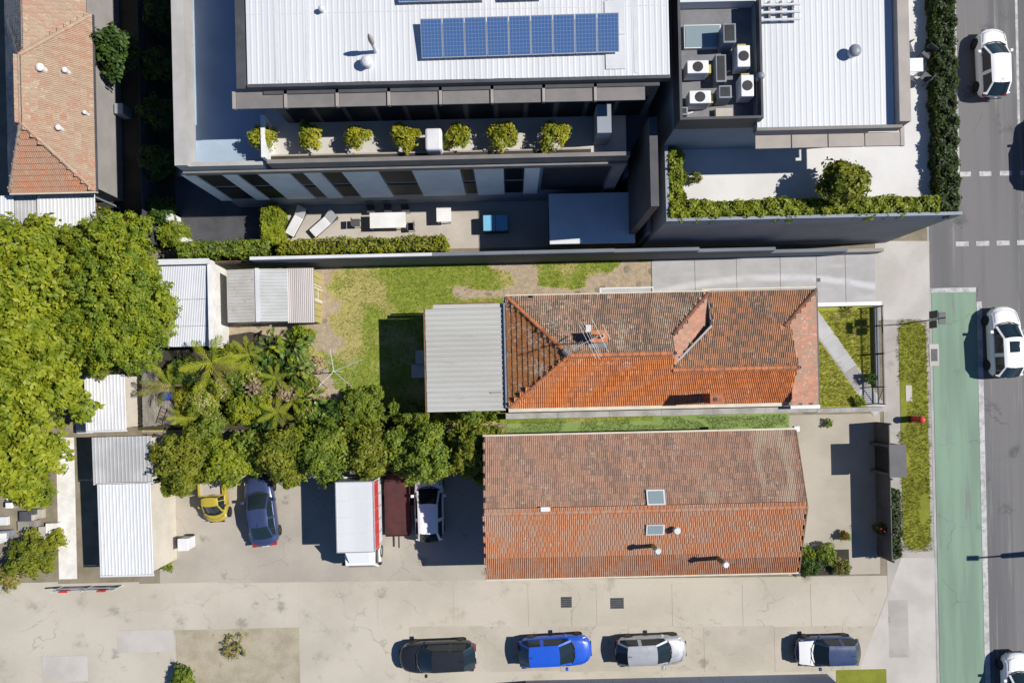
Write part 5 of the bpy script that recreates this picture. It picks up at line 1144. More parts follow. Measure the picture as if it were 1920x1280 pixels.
# small street things
q = P(1710,785); hy = thing('red_post', 'short red post at the edge of the grass verge', 'post', (q.x,q.y,0)); obj('body', MB().tube((q.x,q.y,.03),(q.x,q.y,1.0),.2,.2,14), K['red'], hy); obj('dome', MB().ball((q.x,q.y,1.0),.22,.22,.16,12,6), K['red'], hy, smooth=True); obj('base', MB().tube((q.x,q.y,.0),(q.x,q.y,.1),.26,.24,14), K['black'], hy)
a = RC(1698,722,1710,752,.05); one('pit_cover', MB().box(a[0],a[1],a[2],a[3],.0,.06), K['crossover'], 'pale rectangular pit cover set in the grass verge', 'pit cover', bevel=.01)
a = RC(1742,645,1760,686,0); dr = thing('storm_drain', 'concrete-framed storm drain at the kerb by the verge', 'drain', ((a[0]+a[1])/2,(a[2]+a[3])/2,0)); obj('frame', MB().box(a[0],a[1],a[2],a[3],-.25,.03), K['crossover'], dr, bevel=.01); obj('grate', MB().box(a[0]+.12,a[1]-.1,a[2]+.3,a[3]-.3,.0,.045), K['pit'], dr)
for k,(x_,y_,s_) in enumerate(((1062,1128,.34),(1157,1130,.42))):
    q = P(x_,y_); t = thing('drain_grate', ['left dark square grate in the laneway','right dark square grate in the laneway'][k], 'grate', (q.x,q.y,0), 'laneway grates'); obj('frame', MB().box(q.x-s_,q.x+s_,q.y-.34,q.y+.34,.0,.036), K['pit'], t)
    for j in range(5): obj('bar', MB().box(q.x-s_+.05,q.x+s_-.05,q.y-.27+.125*j,q.y-.22+.125*j,.03,.05), K['black'], t)
# street lamp and street tree standing just right of the picture (their shadows cross the road)
q = Vector((35.9, P(1800,1046).y+.35, -.12)); lp = thing('street_lamp', 'tall street lamp beyond the right edge, its shadow on the road', 'street lamp', q)
obj('pole', MB().tube(q, q+Vector((.0,0,5.6)), .26,.16,12), K['greywall'], lp); obj('arm', MB().tube(q+Vector((0,0,5.5)), q+Vector((-.2,0,7.3)), .06,.05), K['galv'], lp); obj('lamp_head', MB().box(q.x-.55,q.x+.15,q.y-.16,q.y+.16,7.15,7.3), K['zinc'], lp, bevel=.04)
tree('street_tree', 'street tree beyond the right edge, its shadow on the road', 2260, 355, 6.0, 1.4, 2400, .2, K['lf_mid'])

# ================================================================== VEHICLES
def wheel_meshes(r, w_):
    ty = MB(); n = 20; ri = r*.62
    prof = [(-w_/2,ri),(-w_/2,r*.94),(-w_/2*.7,r),(w_/2*.7,r),(w_/2,r*.94),(w_/2,ri)]
    v = [(rr*math.cos(2*math.pi*i/n), y_, rr*math.sin(2*math.pi*i/n)) for y_, rr in prof for i in range(n)]
    f = [(j*n+i, (j+1)*n+i, (j+1)*n+(i+1)%n, j*n+(i+1)%n) for j in range(len(prof)-1) for i in range(n)]
    ty.add(v, f); ri_ = MB().tube((0,-w_/2*.8,0),(0,w_/2*.8,0),ri,ri,n)
    a, b_ = ty.mesh('tyre'), ri_.mesh('rim'); a.materials.append(K['rubber']); b_.materials.append(K['alu']); return a, b_
WH = wheel_meshes(.32, .21)
def wheels(root, xs_, hw_, r=.32):
    for x_ in xs_:
        for s_ in (-1,1):
            w_ = bpy.data.objects.new('wheel', WH[0]); w_.location = (x_, s_*hw_, r); w_.scale = (r/.32,1,r/.32); COL.objects.link(w_); w_.parent = root
            r_ = bpy.data.objects.new('rim', WH[1]); COL.objects.link(r_); r_.parent = w_
def loft(secs, cap=True):
    """secs: (x, [(y,z)...]) half outlines from bottom centre round to top centre"""
    mb = MB(); v = []; n = 0
    for x_, half in secs:
        ring = [(x_, y_, z_) for y_, z_ in half] + [(x_, -y_, z_) for y_, z_ in reversed(half[1:-1])]; n = len(ring); v += ring
    f = [(j*n+i, j*n+(i+1)%n, (j+1)*n+(i+1)%n, (j+1)*n+i) for j in range(len(secs)-1) for i in range(n)]
    f = [q[::-1] for q in f]
    if cap: f += [tuple(range(n)), tuple(range((len(secs)-1)*n+n-1, (len(secs)-1)*n-1, -1))]
    return mb.add(v, f)
def car(label, pmat, px, py, rot, L=4.35, W=1.78, Ht=1.46, kind='hatch', z=.0, bonnet=None, roofm=None, group='parked cars', sunroof=False):
    t = thing('car', label, 'car', (0,0,0), group); h = L/2; w2 = W/2
    zb = .24; zh = .92 if kind != 'suv' else 1.0; zn = .70
    # body: station x, half width, top height
    st = [(-h,.72,.62),(-h+.05,.86,.80),(-h+.18,.95,.90),(-h+.5,.99,zh+.02),(-h*.45,1,zh+.01),(0,1,zh),(h*.42,1,zh),(h*.55,.99,zh-.02),(h-.55,.97,.86),(h-.2,.91,.78),(h-.06,.80,.70),(h,.66,.58)]
    secs = []
    for x_, kw, zt in st:
        hw_ = w2*kw; lo = zb+(.12 if abs(x_) > h-.1 else 0)
        secs.append((x_, [(0,lo),(hw_*.86,lo),(hw_*.98,lo+.14),(hw_,(lo+zt)/2),(hw_*.97,zt-.12),(hw_*.88,zt-.025),(hw_*.5,zt+.012),(0,zt+.02)]))
    bm_ = loft(secs)
    for k_, (x_, y_, z_) in enumerate(bm_.v):
        e_ = max(0., (abs(x_)/h-.45)/.55); bm_.v[k_] = (x_ - math.copysign(.30*(abs(y_)/w2)**2.4*e_*e_, x_), y_*(1-.05*e_*e_), z_)
    obj('body', bm_, pmat, t, smooth=True)
    if kind == 'sedan': rb, rr, rf, wb = -h*.76, -h*.38, h*.08, h*.44
    elif kind == 'ute': rb, rr, rf, wb = -h*.12, -h*.06, h*.22, h*.52
    else: rb, rr, rf, wb = -h*.95, -h*.70, h*.08, h*.44
    bw, tw_ = w2*.90, w2*.71; zt = Ht; zc = zh-.02
    # curved glasshouse: stations along the car, rear base to windscreen base
    prof = []
    def seg(x0_, z0_, h0_, x1_, z1_, h1_, n_, b0, b1):
        for q_ in range(n_): a_ = q_/n_; prof.append((x0_+(x1_-x0_)*a_, z0_+(z1_-z0_)*a_, h0_+(h1_-h0_)*a_, b0+(b1-b0)*a_))
    seg(rb,zc,bw*.90,rr,zt-.05,tw_*.96,5,-.13,-.06); seg(rr,zt-.05,tw_*.96,rf,zt-.05,tw_,8,-.06,.07); seg(rf,zt-.05,tw_,wb,zc,bw*.93,5,.07,.20); prof.append((wb,zc,bw*.93,.20))
    NV_ = 12; gp = []
    for k_, (x_, z_, hw_, b_) in enumerate(prof):
        row = []
        up_ = math.sin(math.pi*k_/(len(prof)-1))
        for j_ in range(NV_+1):
            v_ = j_/NV_*2-1; row.append(Vector((x_+b_*(1-v_*v_), hw_*v_*(1-.02*abs(v_)), z_+.055*(1-v_**4)*up_-.02*abs(v_)**6*up_)))
        gp.append(row)
    def patch(nm, k0, k1, j0, j1, mat_, off=0., par=t):
        mb_ = MB(); n_ = j1-j0+1
        vv = [gp[a][b]+Vector((0,0,off)) for a in range(k0,k1+1) for b in range(j0,j1+1)]
        return obj(nm, mb_.add(vv, [(a*n_+b,(a+1)*n_+b,(a+1)*n_+b+1,a*n_+b+1) for a in range(k1-k0) for b in range(n_-1)]), mat_, par, smooth=True)
    roof = patch('roof', 5, 13, 0, NV_, roofm or pmat)
    patch('rear_window', 0, 5, 1, NV_-1, K['carglass']); patch('windscreen', 13, 18, 1, NV_-1, K['carglass'])
    for k0, k1 in ((0,5),(13,18)):
        for j0, j1 in ((0,1),(NV_-1,NV_)): patch('pillar', k0, k1, j0, j1, pmat)
    if sunroof: patch('sunroof', 9, 12, 3, NV_-3, K['carglass'], .008, roof)
    base = lambda x_, sgn: Vector((x_, sgn*w2*.925, zc))
    for sgn in (1,-1):
        jj = NV_ if sgn > 0 else 0; edge_ = [gp[a][jj] for a in range(len(gp))]
        xa, xb_ = rb+.03, wb-.02
        def sidepane(nm, a0, a1, mat_, ins):
            mb_ = MB(); vs_ = []
            for a in range(a0, a1+1):
                tp = edge_[a]; bx_ = base(min(max(tp.x, xa), xb_), sgn); vs_ += [bx_.lerp(tp, ins), bx_.lerp(tp, 1-ins)]
            return obj(nm, mb_.add(vs_, [(2*q_,2*q_+2,2*q_+3,2*q_+1) for q_ in range(a1-a0)]), mat_, t, smooth=True)
        sidepane('side_window', 1, 8, K['carglass'], .06); sidepane('door_pillar', 8, 9, pmat, 0.); sidepane('side_window', 9, 17, K['carglass'], .06); sidepane('roof_rail', 0, 1, pmat, 0.)
        obj('mirror', MB().box(wb-.42,wb-.24,*((w2+.0,w2+.19) if sgn > 0 else (-w2-.19,-w2-.0)),zh-.08,zh+.07), pmat, t, bevel=.035)
        yh = sgn*w2*.66
        obj('headlight', MB().add([(h-.42,yh-.17,.815),(h-.52,yh+sgn*.20,.80),(h-.34,yh+sgn*.18,.69),(h-.20,yh-.12*sgn,.70)],[(0,1,2,3)]), K['lamp_w'], t)
        obj('tail_light', MB().box(-h+.04,-h+.22,yh-.16,yh+.16,.66,.82), K['lamp_r'], t, bevel=.03)
    obj('shut_line', MB().path([Vector((wb+.24,-w2*.80,zh-.02)),Vector((h-.40,-w2*.70,.83)),Vector((h-.24,-w2*.3,.80)),Vector((h-.24,w2*.3,.80)),Vector((h-.40,w2*.70,.83)),Vector((wb+.24,w2*.80,zh-.02))], .011, 5), K['black'], t)
    obj('number_plate', MB().box(-h-.02,-h+.02,-.19,.19,.52,.64), K['white'], t)
    obj('grille', MB().box(h-.05,h+.012,-.45,.45,.42,.56), K['black'], t); obj('bumper_trim', MB().box(-h-.012,-h+.05,-.6,.6,.40,.52), K['black'], t)
    if bonnet:
        g = []
        for i in range(6):
            for j in range(7):
                x_ = wb+.03+(h-.22-wb)*i/5; b_ = j/3-1; g.append((x_, b_*w2*(.86-.1*i/5), (zh+.03)+(.80-zh)*(max(0,x_-h*.5)/(h*.5-.2))**1.3 - .05*b_**4+.012))
        obj('bonnet', MB().add(g,[(i*7+j,(i+1)*7+j,(i+1)*7+j+1,i*7+j+1) for i in range(5) for j in range(6)]), bonnet, t, smooth=True)
    if kind == 'ute':
        obj('tray', MB().box(-h+.04,-h*.15,-w2*.98,w2*.98,.93,1.0), K['paver'], t); 
        for a in ((-h+.02,-h+.07,-w2,w2),(-h*.17,-h*.13,-w2,w2),(-h+.08,-h*.18,-w2-.01,-w2+.05),(-h+.08,-h*.18,w2-.05,w2+.01)): obj('tray_side', MB().box(*a,.94,1.22), pmat, t)
    obj('cowl', MB().path([Vector((wb+.02,-bw*.86,zh+.0)),Vector((wb+.19,-bw*.4,zh+.012)),Vector((wb+.23,0,zh+.016)),Vector((wb+.19,bw*.4,zh+.012)),Vector((wb+.02,bw*.86,zh+.0))], .035, 6), K['black'], t)
    for sgn in (1,-1):
        obj('wiper', MB().tube((wb+.22,sgn*.25-.1,zh+.05),(wb+.12,sgn*.25+.35,zh+.15),.012,n=5), K['black'], t)
        for xx in (wb-.55, (rb+wb)/2-.1): obj('door_seam', MB().box(xx,xx+.014,sgn*w2*.86-.07,sgn*w2*.86+.07,zh-.09,zh+.022), K['black'], t)
        obj('wheel_arch', MB().tube((h*.63,sgn*(w2-.035)-.03,.34),(h*.63,sgn*(w2-.035)+.03,.34),.335,.335,18), K['black'], t); obj('wheel_arch', MB().tube((-h*.62,sgn*(w2-.035)-.03,.34),(-h*.62,sgn*(w2-.035)+.03,.34),.335,.335,18), K['black'], t)
    if kind != 'ute': obj('aerial', MB().tube((rr+.2,0,zt),(rr-.05,0,zt+.14),.012,n=5), K['black'], t)
    wheels(t, (-h*.62, h*.63), w2-.11)
    q = P(px, py, .8+z); t.location = (q.x, q.y, z); t.rotation_euler = (0,0,rad(rot)); return t
W1 = paint('white_car_paint', (.80,.80,.80)); W2_ = paint('silver_car_paint', (.52,.53,.55), .5); BL = paint('bright_blue_car_paint', (.012,.085,.52)); BK = paint('black_car_paint', (.018,.02,.024))
NV = paint('navy_car_paint', (.03,.05,.12)); YE = paint('yellow_car_paint', (.40,.31,.035)); DR = paint('dark_red_car_paint', (.16,.02,.025)); NV2 = paint('dark_blue_car_paint', (.045,.065,.15), .3)
car('white hatchback driving at the top of the street', W1, 1864, 116, 91, 4.25, z=-.12)
car('white car with sunroof beside the green bike lane', W1, 1886, 641, 91, 4.4, 1.84, 1.55, 'suv', z=-.12, sunroof=True)
car('white car cut off by the bottom right corner', W1, 1912, 1292, 91, 4.4, z=-.12)
car('dark car parked beyond the right edge of the street', BK, 1968, 282, 90, 4.4, z=-.12)
car('bright blue hatchback parked in the laneway', BL, 1041, 1222, 2, 4.5, 1.85)
car('silver hatchback parked in the laneway', W2_, 1222, 1221, 1, 4.35)
car('black car parked at the left of the laneway row', BK, 820, 1232, 181, 4.7, 1.85, 1.6, 'suv')
car('navy hatchback with a white bonnet, right end of the laneway row', NV, 1552, 1222, 180, 3.9, bonnet=W1)
car('dark blue sedan parked nose-in in the car yard', NV2, 488, 958, 96, 4.4, 1.78, 1.44, 'sedan')
car('small yellow ute with a bare tray in the car yard', YE, 401, 934, -88, 3.0, 1.5, 1.5, 'ute')
car('white car parked in the shadow of the gabled house', W1, 804, 948, 90, 4.4, 1.78)
tr_ = thing('trailer', 'low maroon flat trailer between the truck and the white car', 'trailer', (0,0,0))
obj('deck', MB().box(-1.9,1.9,-.75,.75,.42,.5), K['darkred'], tr_)
for a in ((-1.9,1.9,-.78,-.751),(-1.9,1.9,.751,.78),(-1.93,-1.901,-.75,.75),(1.901,1.93,-.75,.75)): obj('side_board', MB().box(*a,.4,.72), K['darkred'], tr_)
obj('drawbar', MB().tube((1.9,0,.42),(2.7,0,.42),.05), K['black'], tr_); wheels(tr_, (-.2,), .82, .3)
q = P(746,945,.5); tr_.location = (q.x,q.y,0); tr_.rotation_euler = (0,0,rad(-90))
# box truck
tk = thing('box_truck', 'white box truck with a red side panel in the car yard', 'truck', (0,0,0))
obj('chassis', MB().box(-2.3,2.9,-.85,.85,.45,.85), K['black'], tk)
obj('cargo_box', MB().box(-2.35,1.75,-1.12,1.12,.87,3.05), K['roof_white'], tk, bevel=.03)
obj('side_panel', MB().box(-2.30,1.70,1.124,1.15,1.95,2.98), K['red'], tk)
for i in range(5): obj('roof_bow', MB().box(-2.2+i*.95,-2.14+i*.95,-1.08,1.08,3.052,3.065), K['zinc'], tk)
B = [(1.80,.98,.5),(3.05,.96,.5),(3.08,.95,1.25),(2.75,.86,2.15),(1.80,.9,2.2)]
cab = MB().add([(x,y,z) for x,y,z in B]+[(x,-y,z) for x,y,z in B], [(0,1,2,3,4)[::-1],(5,6,7,8,9),(1,6,7,2)[::-1],(2,7,8,3)[::-1],(3,8,9,4)[::-1],(4,9,5,0)[::-1],(0,5,6,1)[::-1]])
obj('cab', cab, W1, tk, bevel=.05)
obj('windscreen', MB().add([(3.075,.82,1.32),(3.075,-.82,1.32),(2.80,-.74,2.08),(2.80,.74,2.08)],[(0,1,2,3)]), K['carglass'], tk)
for s_ in (1,-1):
    obj('side_window', MB().box(2.0,2.7,*( (.945,.965) if s_ > 0 else (-.965,-.945)),1.4,1.95), K['carglass'], tk); obj('mirror', MB().box(2.75,2.85,*((1.0,1.18) if s_ > 0 else (-1.18,-1.0)),1.4,1.75), K['black'], tk)
    obj('headlight', MB().box(3.03,3.09,s_*.7-.14,s_*.7+.14,.75,.95), K['lamp_w'], tk)
for y_ in (-1.12,1.06): obj('roof_rail', MB().box(-2.36,1.76,y_,y_+.06,3.04,3.075), K['alu'], tk)
for x_ in (-2.36,1.71): obj('roof_rail', MB().box(x_,x_+.06,-1.055,1.055,3.04,3.076), K['alu'], tk)
for i in range(6): obj('side_rib', MB().box(-2.2+i*.76,-2.17+i*.76,1.151,1.165,.95,2.98), K['alu'], tk)
obj('wind_deflector', MB().add([(1.85,-.7,2.2),(1.85,.7,2.2),(2.6,.6,2.22),(2.6,-.6,2.22),(1.85,-.7,2.75),(1.85,.7,2.75)],[(0,3,2,1),(2,3,4,5),(1,2,5),(0,4,3),(0,1,5,4)]), W1, tk)
obj('door_seam', MB().box(1.95,1.965,.93,.99,.7,2.1), K['black'], tk); obj('bumper', MB().box(3.06,3.16,-.9,.9,.42,.62), K['black'], tk, bevel=.03)
obj('tail_lift', MB().box(-2.45,-2.36,-1.0,1.0,.5,1.6), K['zinc'], tk)
wheels(tk, (-1.4,2.35), .88, .4)
q = P(678,968,1.4); tk.location = (q.x,q.y,.0); tk.rotation_euler = (0,0,rad(-90))

# ================================================================== TREES AND GARDEN
def lobes_px(lst):
    out = []
    for px_, py_, z_, r_, rz in lst: q = P(px_,py_,z_+rz*.3); out.append((q.x,q.y,z_,r_,r_,rz))
    return out
# tree behind the sheds
tree('green_tree', 'dense bright green tree leaning over the white shed', 235, 560, 6, 3, 62000, .105, K['lf_bright'],
     lobes=lobes_px([(215,575,3.2,2.6,2.0),(262,520,3.3,1.0,1.2),(295,580,3.0,1.0,1.1),(270,545,3.6,1.0,1.1),(252,488,3.2,.95,1.1),(275,620,2.9,1.1,1.2),(262,660,2.8,1.0,1.1),(205,480,3.8,1.5,1.3),(180,545,4.0,1.6,1.4),(230,540,4.3,1.4,1.2),(205,640,3.7,1.6,1.3),(255,580,4.0,1.2,1.1),(160,610,3.4,1.5,1.3),(302,606,2.8,.7,.8),(312,578,2.9,.55,.6),(170,470,3.2,1.3,1.2),(215,440,3.0,1.3,1.2),(260,440,2.6,1.0,1.0)]))
tree('lime_tree', 'big loose yellow-green tree filling the left edge of the picture', 60, 640, 7, 4, 46000, .19, K['lf_lime'],
     lobes=lobes_px([(40,560,3.6,2.4,2.0),(30,470,3.5,1.5,1.4),(85,500,3.3,1.3,1.2),(110,560,3.4,1.4,1.3),(95,640,3.8,1.6,1.4),(30,640,4.4,1.8,1.5),(60,720,3.8,1.9,1.5),(0,760,3.6,1.6,1.4),(110,720,3.0,1.1,1.1),(50,810,3.2,1.6,1.3),(0,860,3.0,1.4,1.2),(85,850,2.6,1.0,1.0),(35,900,2.4,1.0,1.0),(-30,560,4,2,1.6),(-40,700,4,2,1.6),(150,760,2.6,.7,.7),(90,440,2.8,1.0,1.0),(62,920,2.0,.8,.8)]))
tree('olive_tree', 'darker olive green tree between the lime tree and the carport', 140, 470, 5, 2, 26000, .12, K['lf_olive'],
     lobes=lobes_px([(150,490,2.6,1.5,1.4),(125,540,2.8,1.4,1.3),(150,620,2.6,1.4,1.3),(200,455,2.4,1.1,1.1),(120,460,2.2,1.0,1.0),(170,440,2.2,.9,.9),(180,665,2.4,1.2,1.1),(235,430,2.0,.8,.9)]))
shrub('round dark olive bush in the bottom left garden', 55, 1048, 1.9, 1.35, 4200, .13, K['lf_olive']); shrub('small yellowing shrub right of the round bush', 105, 1010, 1.0, .6, 900, .1, K['lf_yellow']); shrub('straggly yellow shrub at the left edge by the laneway', 12, 1085, .9, .8, 900, .1, K['lf_palmd'])
shrub('pale green plants under the lime tree\'s right side', 80, 925, 1.0, .8, 900, .11, K['lf_mid']); shrub('low green plant at the fence end by the laneway', 312, 1058, .7, .4, 500, .09, K['lf_bright'])
shrub('bush at the bottom edge of the dry garden bed', 338, 1274, 1.2, .75, 1500, .12, K['lf_mid']); shrub('sparse weeds in the dry garden bed', 440, 1215, .35, 1.0, 500, .08, K['lf_palmd'])
# trees over the lower boundary
for k,(px_,py_,z_,R_,mt,nl,lf,lab) in enumerate((
    (340,848,4.2,1.9,'lf_olive',8500,.18,'dark olive tree by the grey shed, left end of the tree row'),
    (420,850,3.8,1.5,'lf_hedge',6500,.17,'yellowish tree above the yellow ute'),
    (520,838,4.2,1.7,'lf_olive',8000,.18,'tree overhanging the dark blue sedan'),
    (610,836,4.3,1.75,'lf_mid',8000,.18,'tree above the truck\'s shadow'),
    (690,838,4.2,1.6,'lf_olive',7500,.18,'tree overhanging the back of the box truck'),
    (800,842,4.6,1.8,'lf_mid',9000,.18,'tree overhanging the white shaded car'),
    (888,832,4.5,1.9,'lf_olive',9500,.18,'tree against the gabled house\'s left end'),
    (465,828,3.2,1.3,'lf_mid',5000,.17,'low tree between the yellow ute and the blue sedan'),(565,822,3.3,1.3,'lf_hedge',5000,.17,'low yellowish tree left of the truck\'s shadow'),(650,815,3.2,1.3,'lf_olive',5000,.17,'low tree close under the round dark shrub'),(745,830,3.6,1.4,'lf_mid',5500,.17,'tree above the maroon trailer'),(378,815,3.0,1.2,'lf_mid',4200,.17,'low tree against the garden\'s bottom edge'))):
    tree('yard_tree', lab, px_, py_+15, z_*.92, R_*.9, int(nl*1.9), .125, K[mt], group='trees along the lower boundary')
shrub('olive green shrub at the car yard\'s left corner', 318, 905, 1.9, 1.0, 2600, .14, K['lf_hedge'])
# palms
def frond_mesh(name, L, mat, n=17, droop=.5, wid=.50):
    mb = MB(); spine = []
    for i in range(n+1):
        s_ = i/n; spine.append(Vector((L*s_*(1-.10*s_*s_), 0, L*(.34*s_-droop*s_*s_))))
    for i in range(n): mb.tube(spine[i], spine[i+1], .018*(1-i/n)+.004, .018*(1-(i+1)/n)+.004, 4, False)
    for i in range(1, n+1):
        s_ = i/n; ln = wid*math.sin(math.pi*min(1,.12+s_*.86))**.6*(1 if s_ < .95 else .7)
        for sd in (1,-1):
            p = spine[i]; d_ = Vector((.75+.5*s_+random.uniform(-.15,.15), sd*.8, -.30+random.uniform(-.25,.2))).normalized(); wv = Vector((1,0,0))*.036
            o = p+d_*ln; md = p+d_*ln*.5+Vector((0,0,.03)); mb.add([p-wv*.6,p+wv*.6,md+wv,o,md-wv],[(0,1,2,3,4)], random.random()+.001)
    m_ = mb.mesh(name); m_.materials.append(mat); return m_
FR = {k: frond_mesh('frond', 1.9, K[k], droop=dr_) for k, dr_ in (('lf_palm',.34),('lf_palmd',.55))}
def palm(label, px, py, z, angs, L, mt='lf_palm', trunk=True, old=()):
    q = P(px,py,z); t = thing('palm', label, 'palm', (q.x,q.y,0))
    tr = MB(); 
    for k in range(8): tr.tube((q.x,q.y,z*k/8),(q.x,q.y,z*(k+1)/8),.11-.004*k,.095-.004*k,8)
    obj('trunk', tr, K['bark'], t)
    for k,a in enumerate(angs):
        o = bpy.data.objects.new('frond', FR['lf_palmd' if k in old else mt]); link(o, t)
        s_ = L/1.9*random.uniform(.6,1.15); o.matrix_basis = Matrix.Translation((q.x,q.y,z)) @ Matrix.Rotation(rad(a),4,'Z') @ Matrix.Rotation(rad(random.uniform(-38,12)),4,'Y') @ Matrix.Scale(s_,4)
    return t
palm('bright green palm at the corner of the white shed', 398, 680, 2.9, (86,10,132,-8,196,52,255,338,300), 2.2, old=(7,8))
palm('yellowing palm leaning out by the back timber fence', 322, 722, 2.2, (172,196,232,75,130,20,290), 1.8, old=(0,1,2,6))
palm('feathery palm between the bright palm and the dirt path', 468, 665, 1.9, (60,100,140,20,-20,190,250), 1.5)
palm('spiky dark fan plant in the bottom corner of the garden', 352, 782, .9, tuple(range(0,360,26)), 1.15)
palm('arching yellow-tipped palm in the lower middle of the garden', 520, 772, 1.3, (-60,-20,30,80,150,210,270), 1.4, old=(0,))
palm('small arching fern palm in the dark middle of the garden', 517, 708, 1.4, (15,70,120,165,215,265,320), 1.15)
palm('low feathery fern palm left of the dead leaves', 548, 752, 1.0, (0,55,105,160,230,300), 1.05)
palm('ragged fern palm by the clothes line edge of the garden', 588, 722, .8, (-30,40,95,150,215,280), .9, old=(0,3))
def leaf_big():
    mb = MB(); n = 7; v = []; f = []
    for i in range(n+1):
        s_ = i/n; wv = .20*math.sin(math.pi*min(.97,.06+s_*.92))**.75*(1.05-.35*s_); lob = (.74 if i % 2 else 1.0)
        zc = .10*math.sin(math.pi*s_*.8)-.16*s_*s_; x_ = .62*s_
        v += [(x_+.03, -wv*lob, zc+.03), (x_, 0, zc), (x_+.03, wv*lob, zc+.03)]
    for i in range(n):
        for j in range(2): f.append((3*i+j,3*(i+1)+j,3*(i+1)+j+1,3*i+j+1))
    mb.add(v,f); mb.tube((-.4,0,-.2),(0,0,0),.010,.008,4); ms = []
    for nm_ in ('lf_big','lf_big2','lf_bright'):
        m_ = mb.mesh('leaf'); m_.materials.append(K[nm_]); ms.append(m_)
    return ms
K['lf_big2'] = leafmat('pale_big_leaves', (.10,.17,.03), (.18,.24,.045), (.09,.15,.03), trans=.25, rough=.35)
LB = leaf_big()
def bigleaf(label, px, py, z, n, R, s=1.0):
    q = P(px,py,z); t = thing('big_leaf_plant', label, 'plant', (q.x,q.y,0), 'big-leaved garden plants')
    obj('stem', MB().tube((q.x,q.y,0),(q.x,q.y,z),.06,.04), K['bark'], t)
    for k in range(n):
        a = k*2.4+random.uniform(-.3,.3); d_ = R*math.sqrt((k+.5)/n); zz = z+.35-.55*(d_/R)+random.uniform(-.12,.12)
        o = bpy.data.objects.new('leaf', random.choice(LB)); link(o, t)
        o.matrix_basis = Matrix.Translation((q.x+d_*math.cos(a)*.75,q.y+d_*math.sin(a)*.75,zz)) @ Matrix.Rotation(a+random.uniform(-.5,.5),4,'Z') @ Matrix.Rotation(rad(random.uniform(-5,38)),4,'Y') @ Matrix.Rotation(rad(random.uniform(-20,20)),4,'X') @ Matrix.Scale(s*random.uniform(.42,1.05),4)
for k,(x_,y_,z_,n_,R_,l) in enumerate(((505,650,1.5,24,1.1,'upper left big-leaved plant beside the dirt path'),(552,645,1.5,26,1.15,'big-leaved plant at the upper right corner of the garden'),(560,690,1.3,22,.95,'big-leaved plant nearest the clothes line'),
    (585,745,1.0,20,.9,'big-leaved plant by the bare patch under the clothes line'),(465,735,1.3,20,.95,'big-leaved plant between the flowering shrubs'),(600,785,1.0,18,.85,'big-leaved plant at the lower right of the garden bed'))):
    bigleaf(l, x_, y_, z_, int(n_*1.45), R_, .85)
shrub('pale-flowering shrub below the bright palm', 372, 752, 1.9, 1.25, 4200, .11, K['lf_hedge'], extra=(K['lf_flower'],1500,1.0)); shrub('cream-speckled shrub in the middle of the garden', 438, 705, 1.7, 1.0, 3200, .10, K['lf_mid'], extra=(K['lf_flower'],1100,1.0))
shrub('yellow-green shrub in the lower middle of the garden', 452, 768, 1.7, 1.15, 3800, .11, K['lf_hedge'], extra=(K['lf_yellow'],500,1.0)); shrub('pale-tipped shrub at the garden\'s bottom edge', 398, 792, 1.5, .9, 2400, .10, K['lf_mid'], extra=(K['lf_flower'],800,1.0))
for x_,y_,z_,R_,mt,l in ((352,690,1.5,.8,'lf_mid','leafy shrub left of the bright palm'),(432,668,1.2,.7,'lf_hedge','fresh green shrub between the bright and the feathery palm'),(455,690,1.3,.7,'lf_mid','leafy shrub right of the bright palm'),(532,682,1.0,.8,'lf_dark','dark shrub under the upper big-leaved plants'),(500,738,1.1,.8,'lf_mid','mid green shrub above the yellowish shrub'),(562,718,.9,.7,'lf_mid','low green shrub left of the ragged fern palm'),(520,665,1.0,.7,'lf_hedge','yellow-green shrub under the upper left big-leaved plant'),(345,745,1.2,.7,'lf_yellow','yellowing shrub by the blue barrel')):
    shrub(l, x_, y_, z_, R_, 1700, .10, K[mt], extra=(K['lf_flower'],220,.9) if mt == 'lf_mid' else None)
shrub('bright leafy shrub at the top edge of the garden by the dirt path', 565, 632, 1.1, .75, 2200, .10, K['lf_bright'])
shrub('cream-tipped shrub between the two flowering shrubs', 410, 728, 1.6, .8, 2200, .10, K['lf_hedge'], extra=(K['lf_flower'],900,1.0))
shrub('fine pale shrub left of the big-leaved plants', 470, 700, 1.7, .75, 2000, .09, K['lf_hedge'], extra=(K['lf_flower'],500,1.0))
shrub('yellowish shrub by the lower middle palm', 488, 752, 1.5, .75, 2000, .09, K['lf_yellow'])
shrub('grey-green shrub near the dead leaf heap', 575, 775, 1.2, .85, 2200, .10, K['lf_mid'], extra=(K['lf_flower'],300,.9))
shrub('deep green shrub behind the big-leaved plants', 485, 690, 1.1, 1.0, 2600, .13, K['lf_dark']); shrub('dark filler shrub along the lower garden edge', 500, 790, 1.0, 1.0, 2400, .12, K['lf_dark']); shrub('dark shrub under the yellowing palm', 335, 705, 1.1, .9, 2200, .12, K['lf_dark'])
shrub('dense round dark green shrub right of the garden bed', 678, 768, 1.6, 1.45, 8000, .11, K['lf_mid'], hh=1.5); shrub('dark leafy shrub joining the garden and the round shrub', 632, 772, 1.4, .9, 2400, .11, K['lf_dark'])
shrub('loose shrub with reddish tips beside the extension', 765, 776, 1.7, 1.15, 3000, .10, K['lf_mid'], extra=(K['lf_palmd'],300,1.0))
shrub('shrub with red flowers creeping onto the extension\'s roof edge', 885, 776, 3.3, .95, 1900, .11, K['lf_mid'], extra=(K['lf_red'],26,.8)); shrub('small shrub at the extension\'s lower right corner', 925, 772, 3.2, .7, 1200, .11, K['lf_bright'])
shrub('tiny bright bush between the garden shed and the wall', 525, 497, .7, .45, 900, .07, K['lf_lime'])
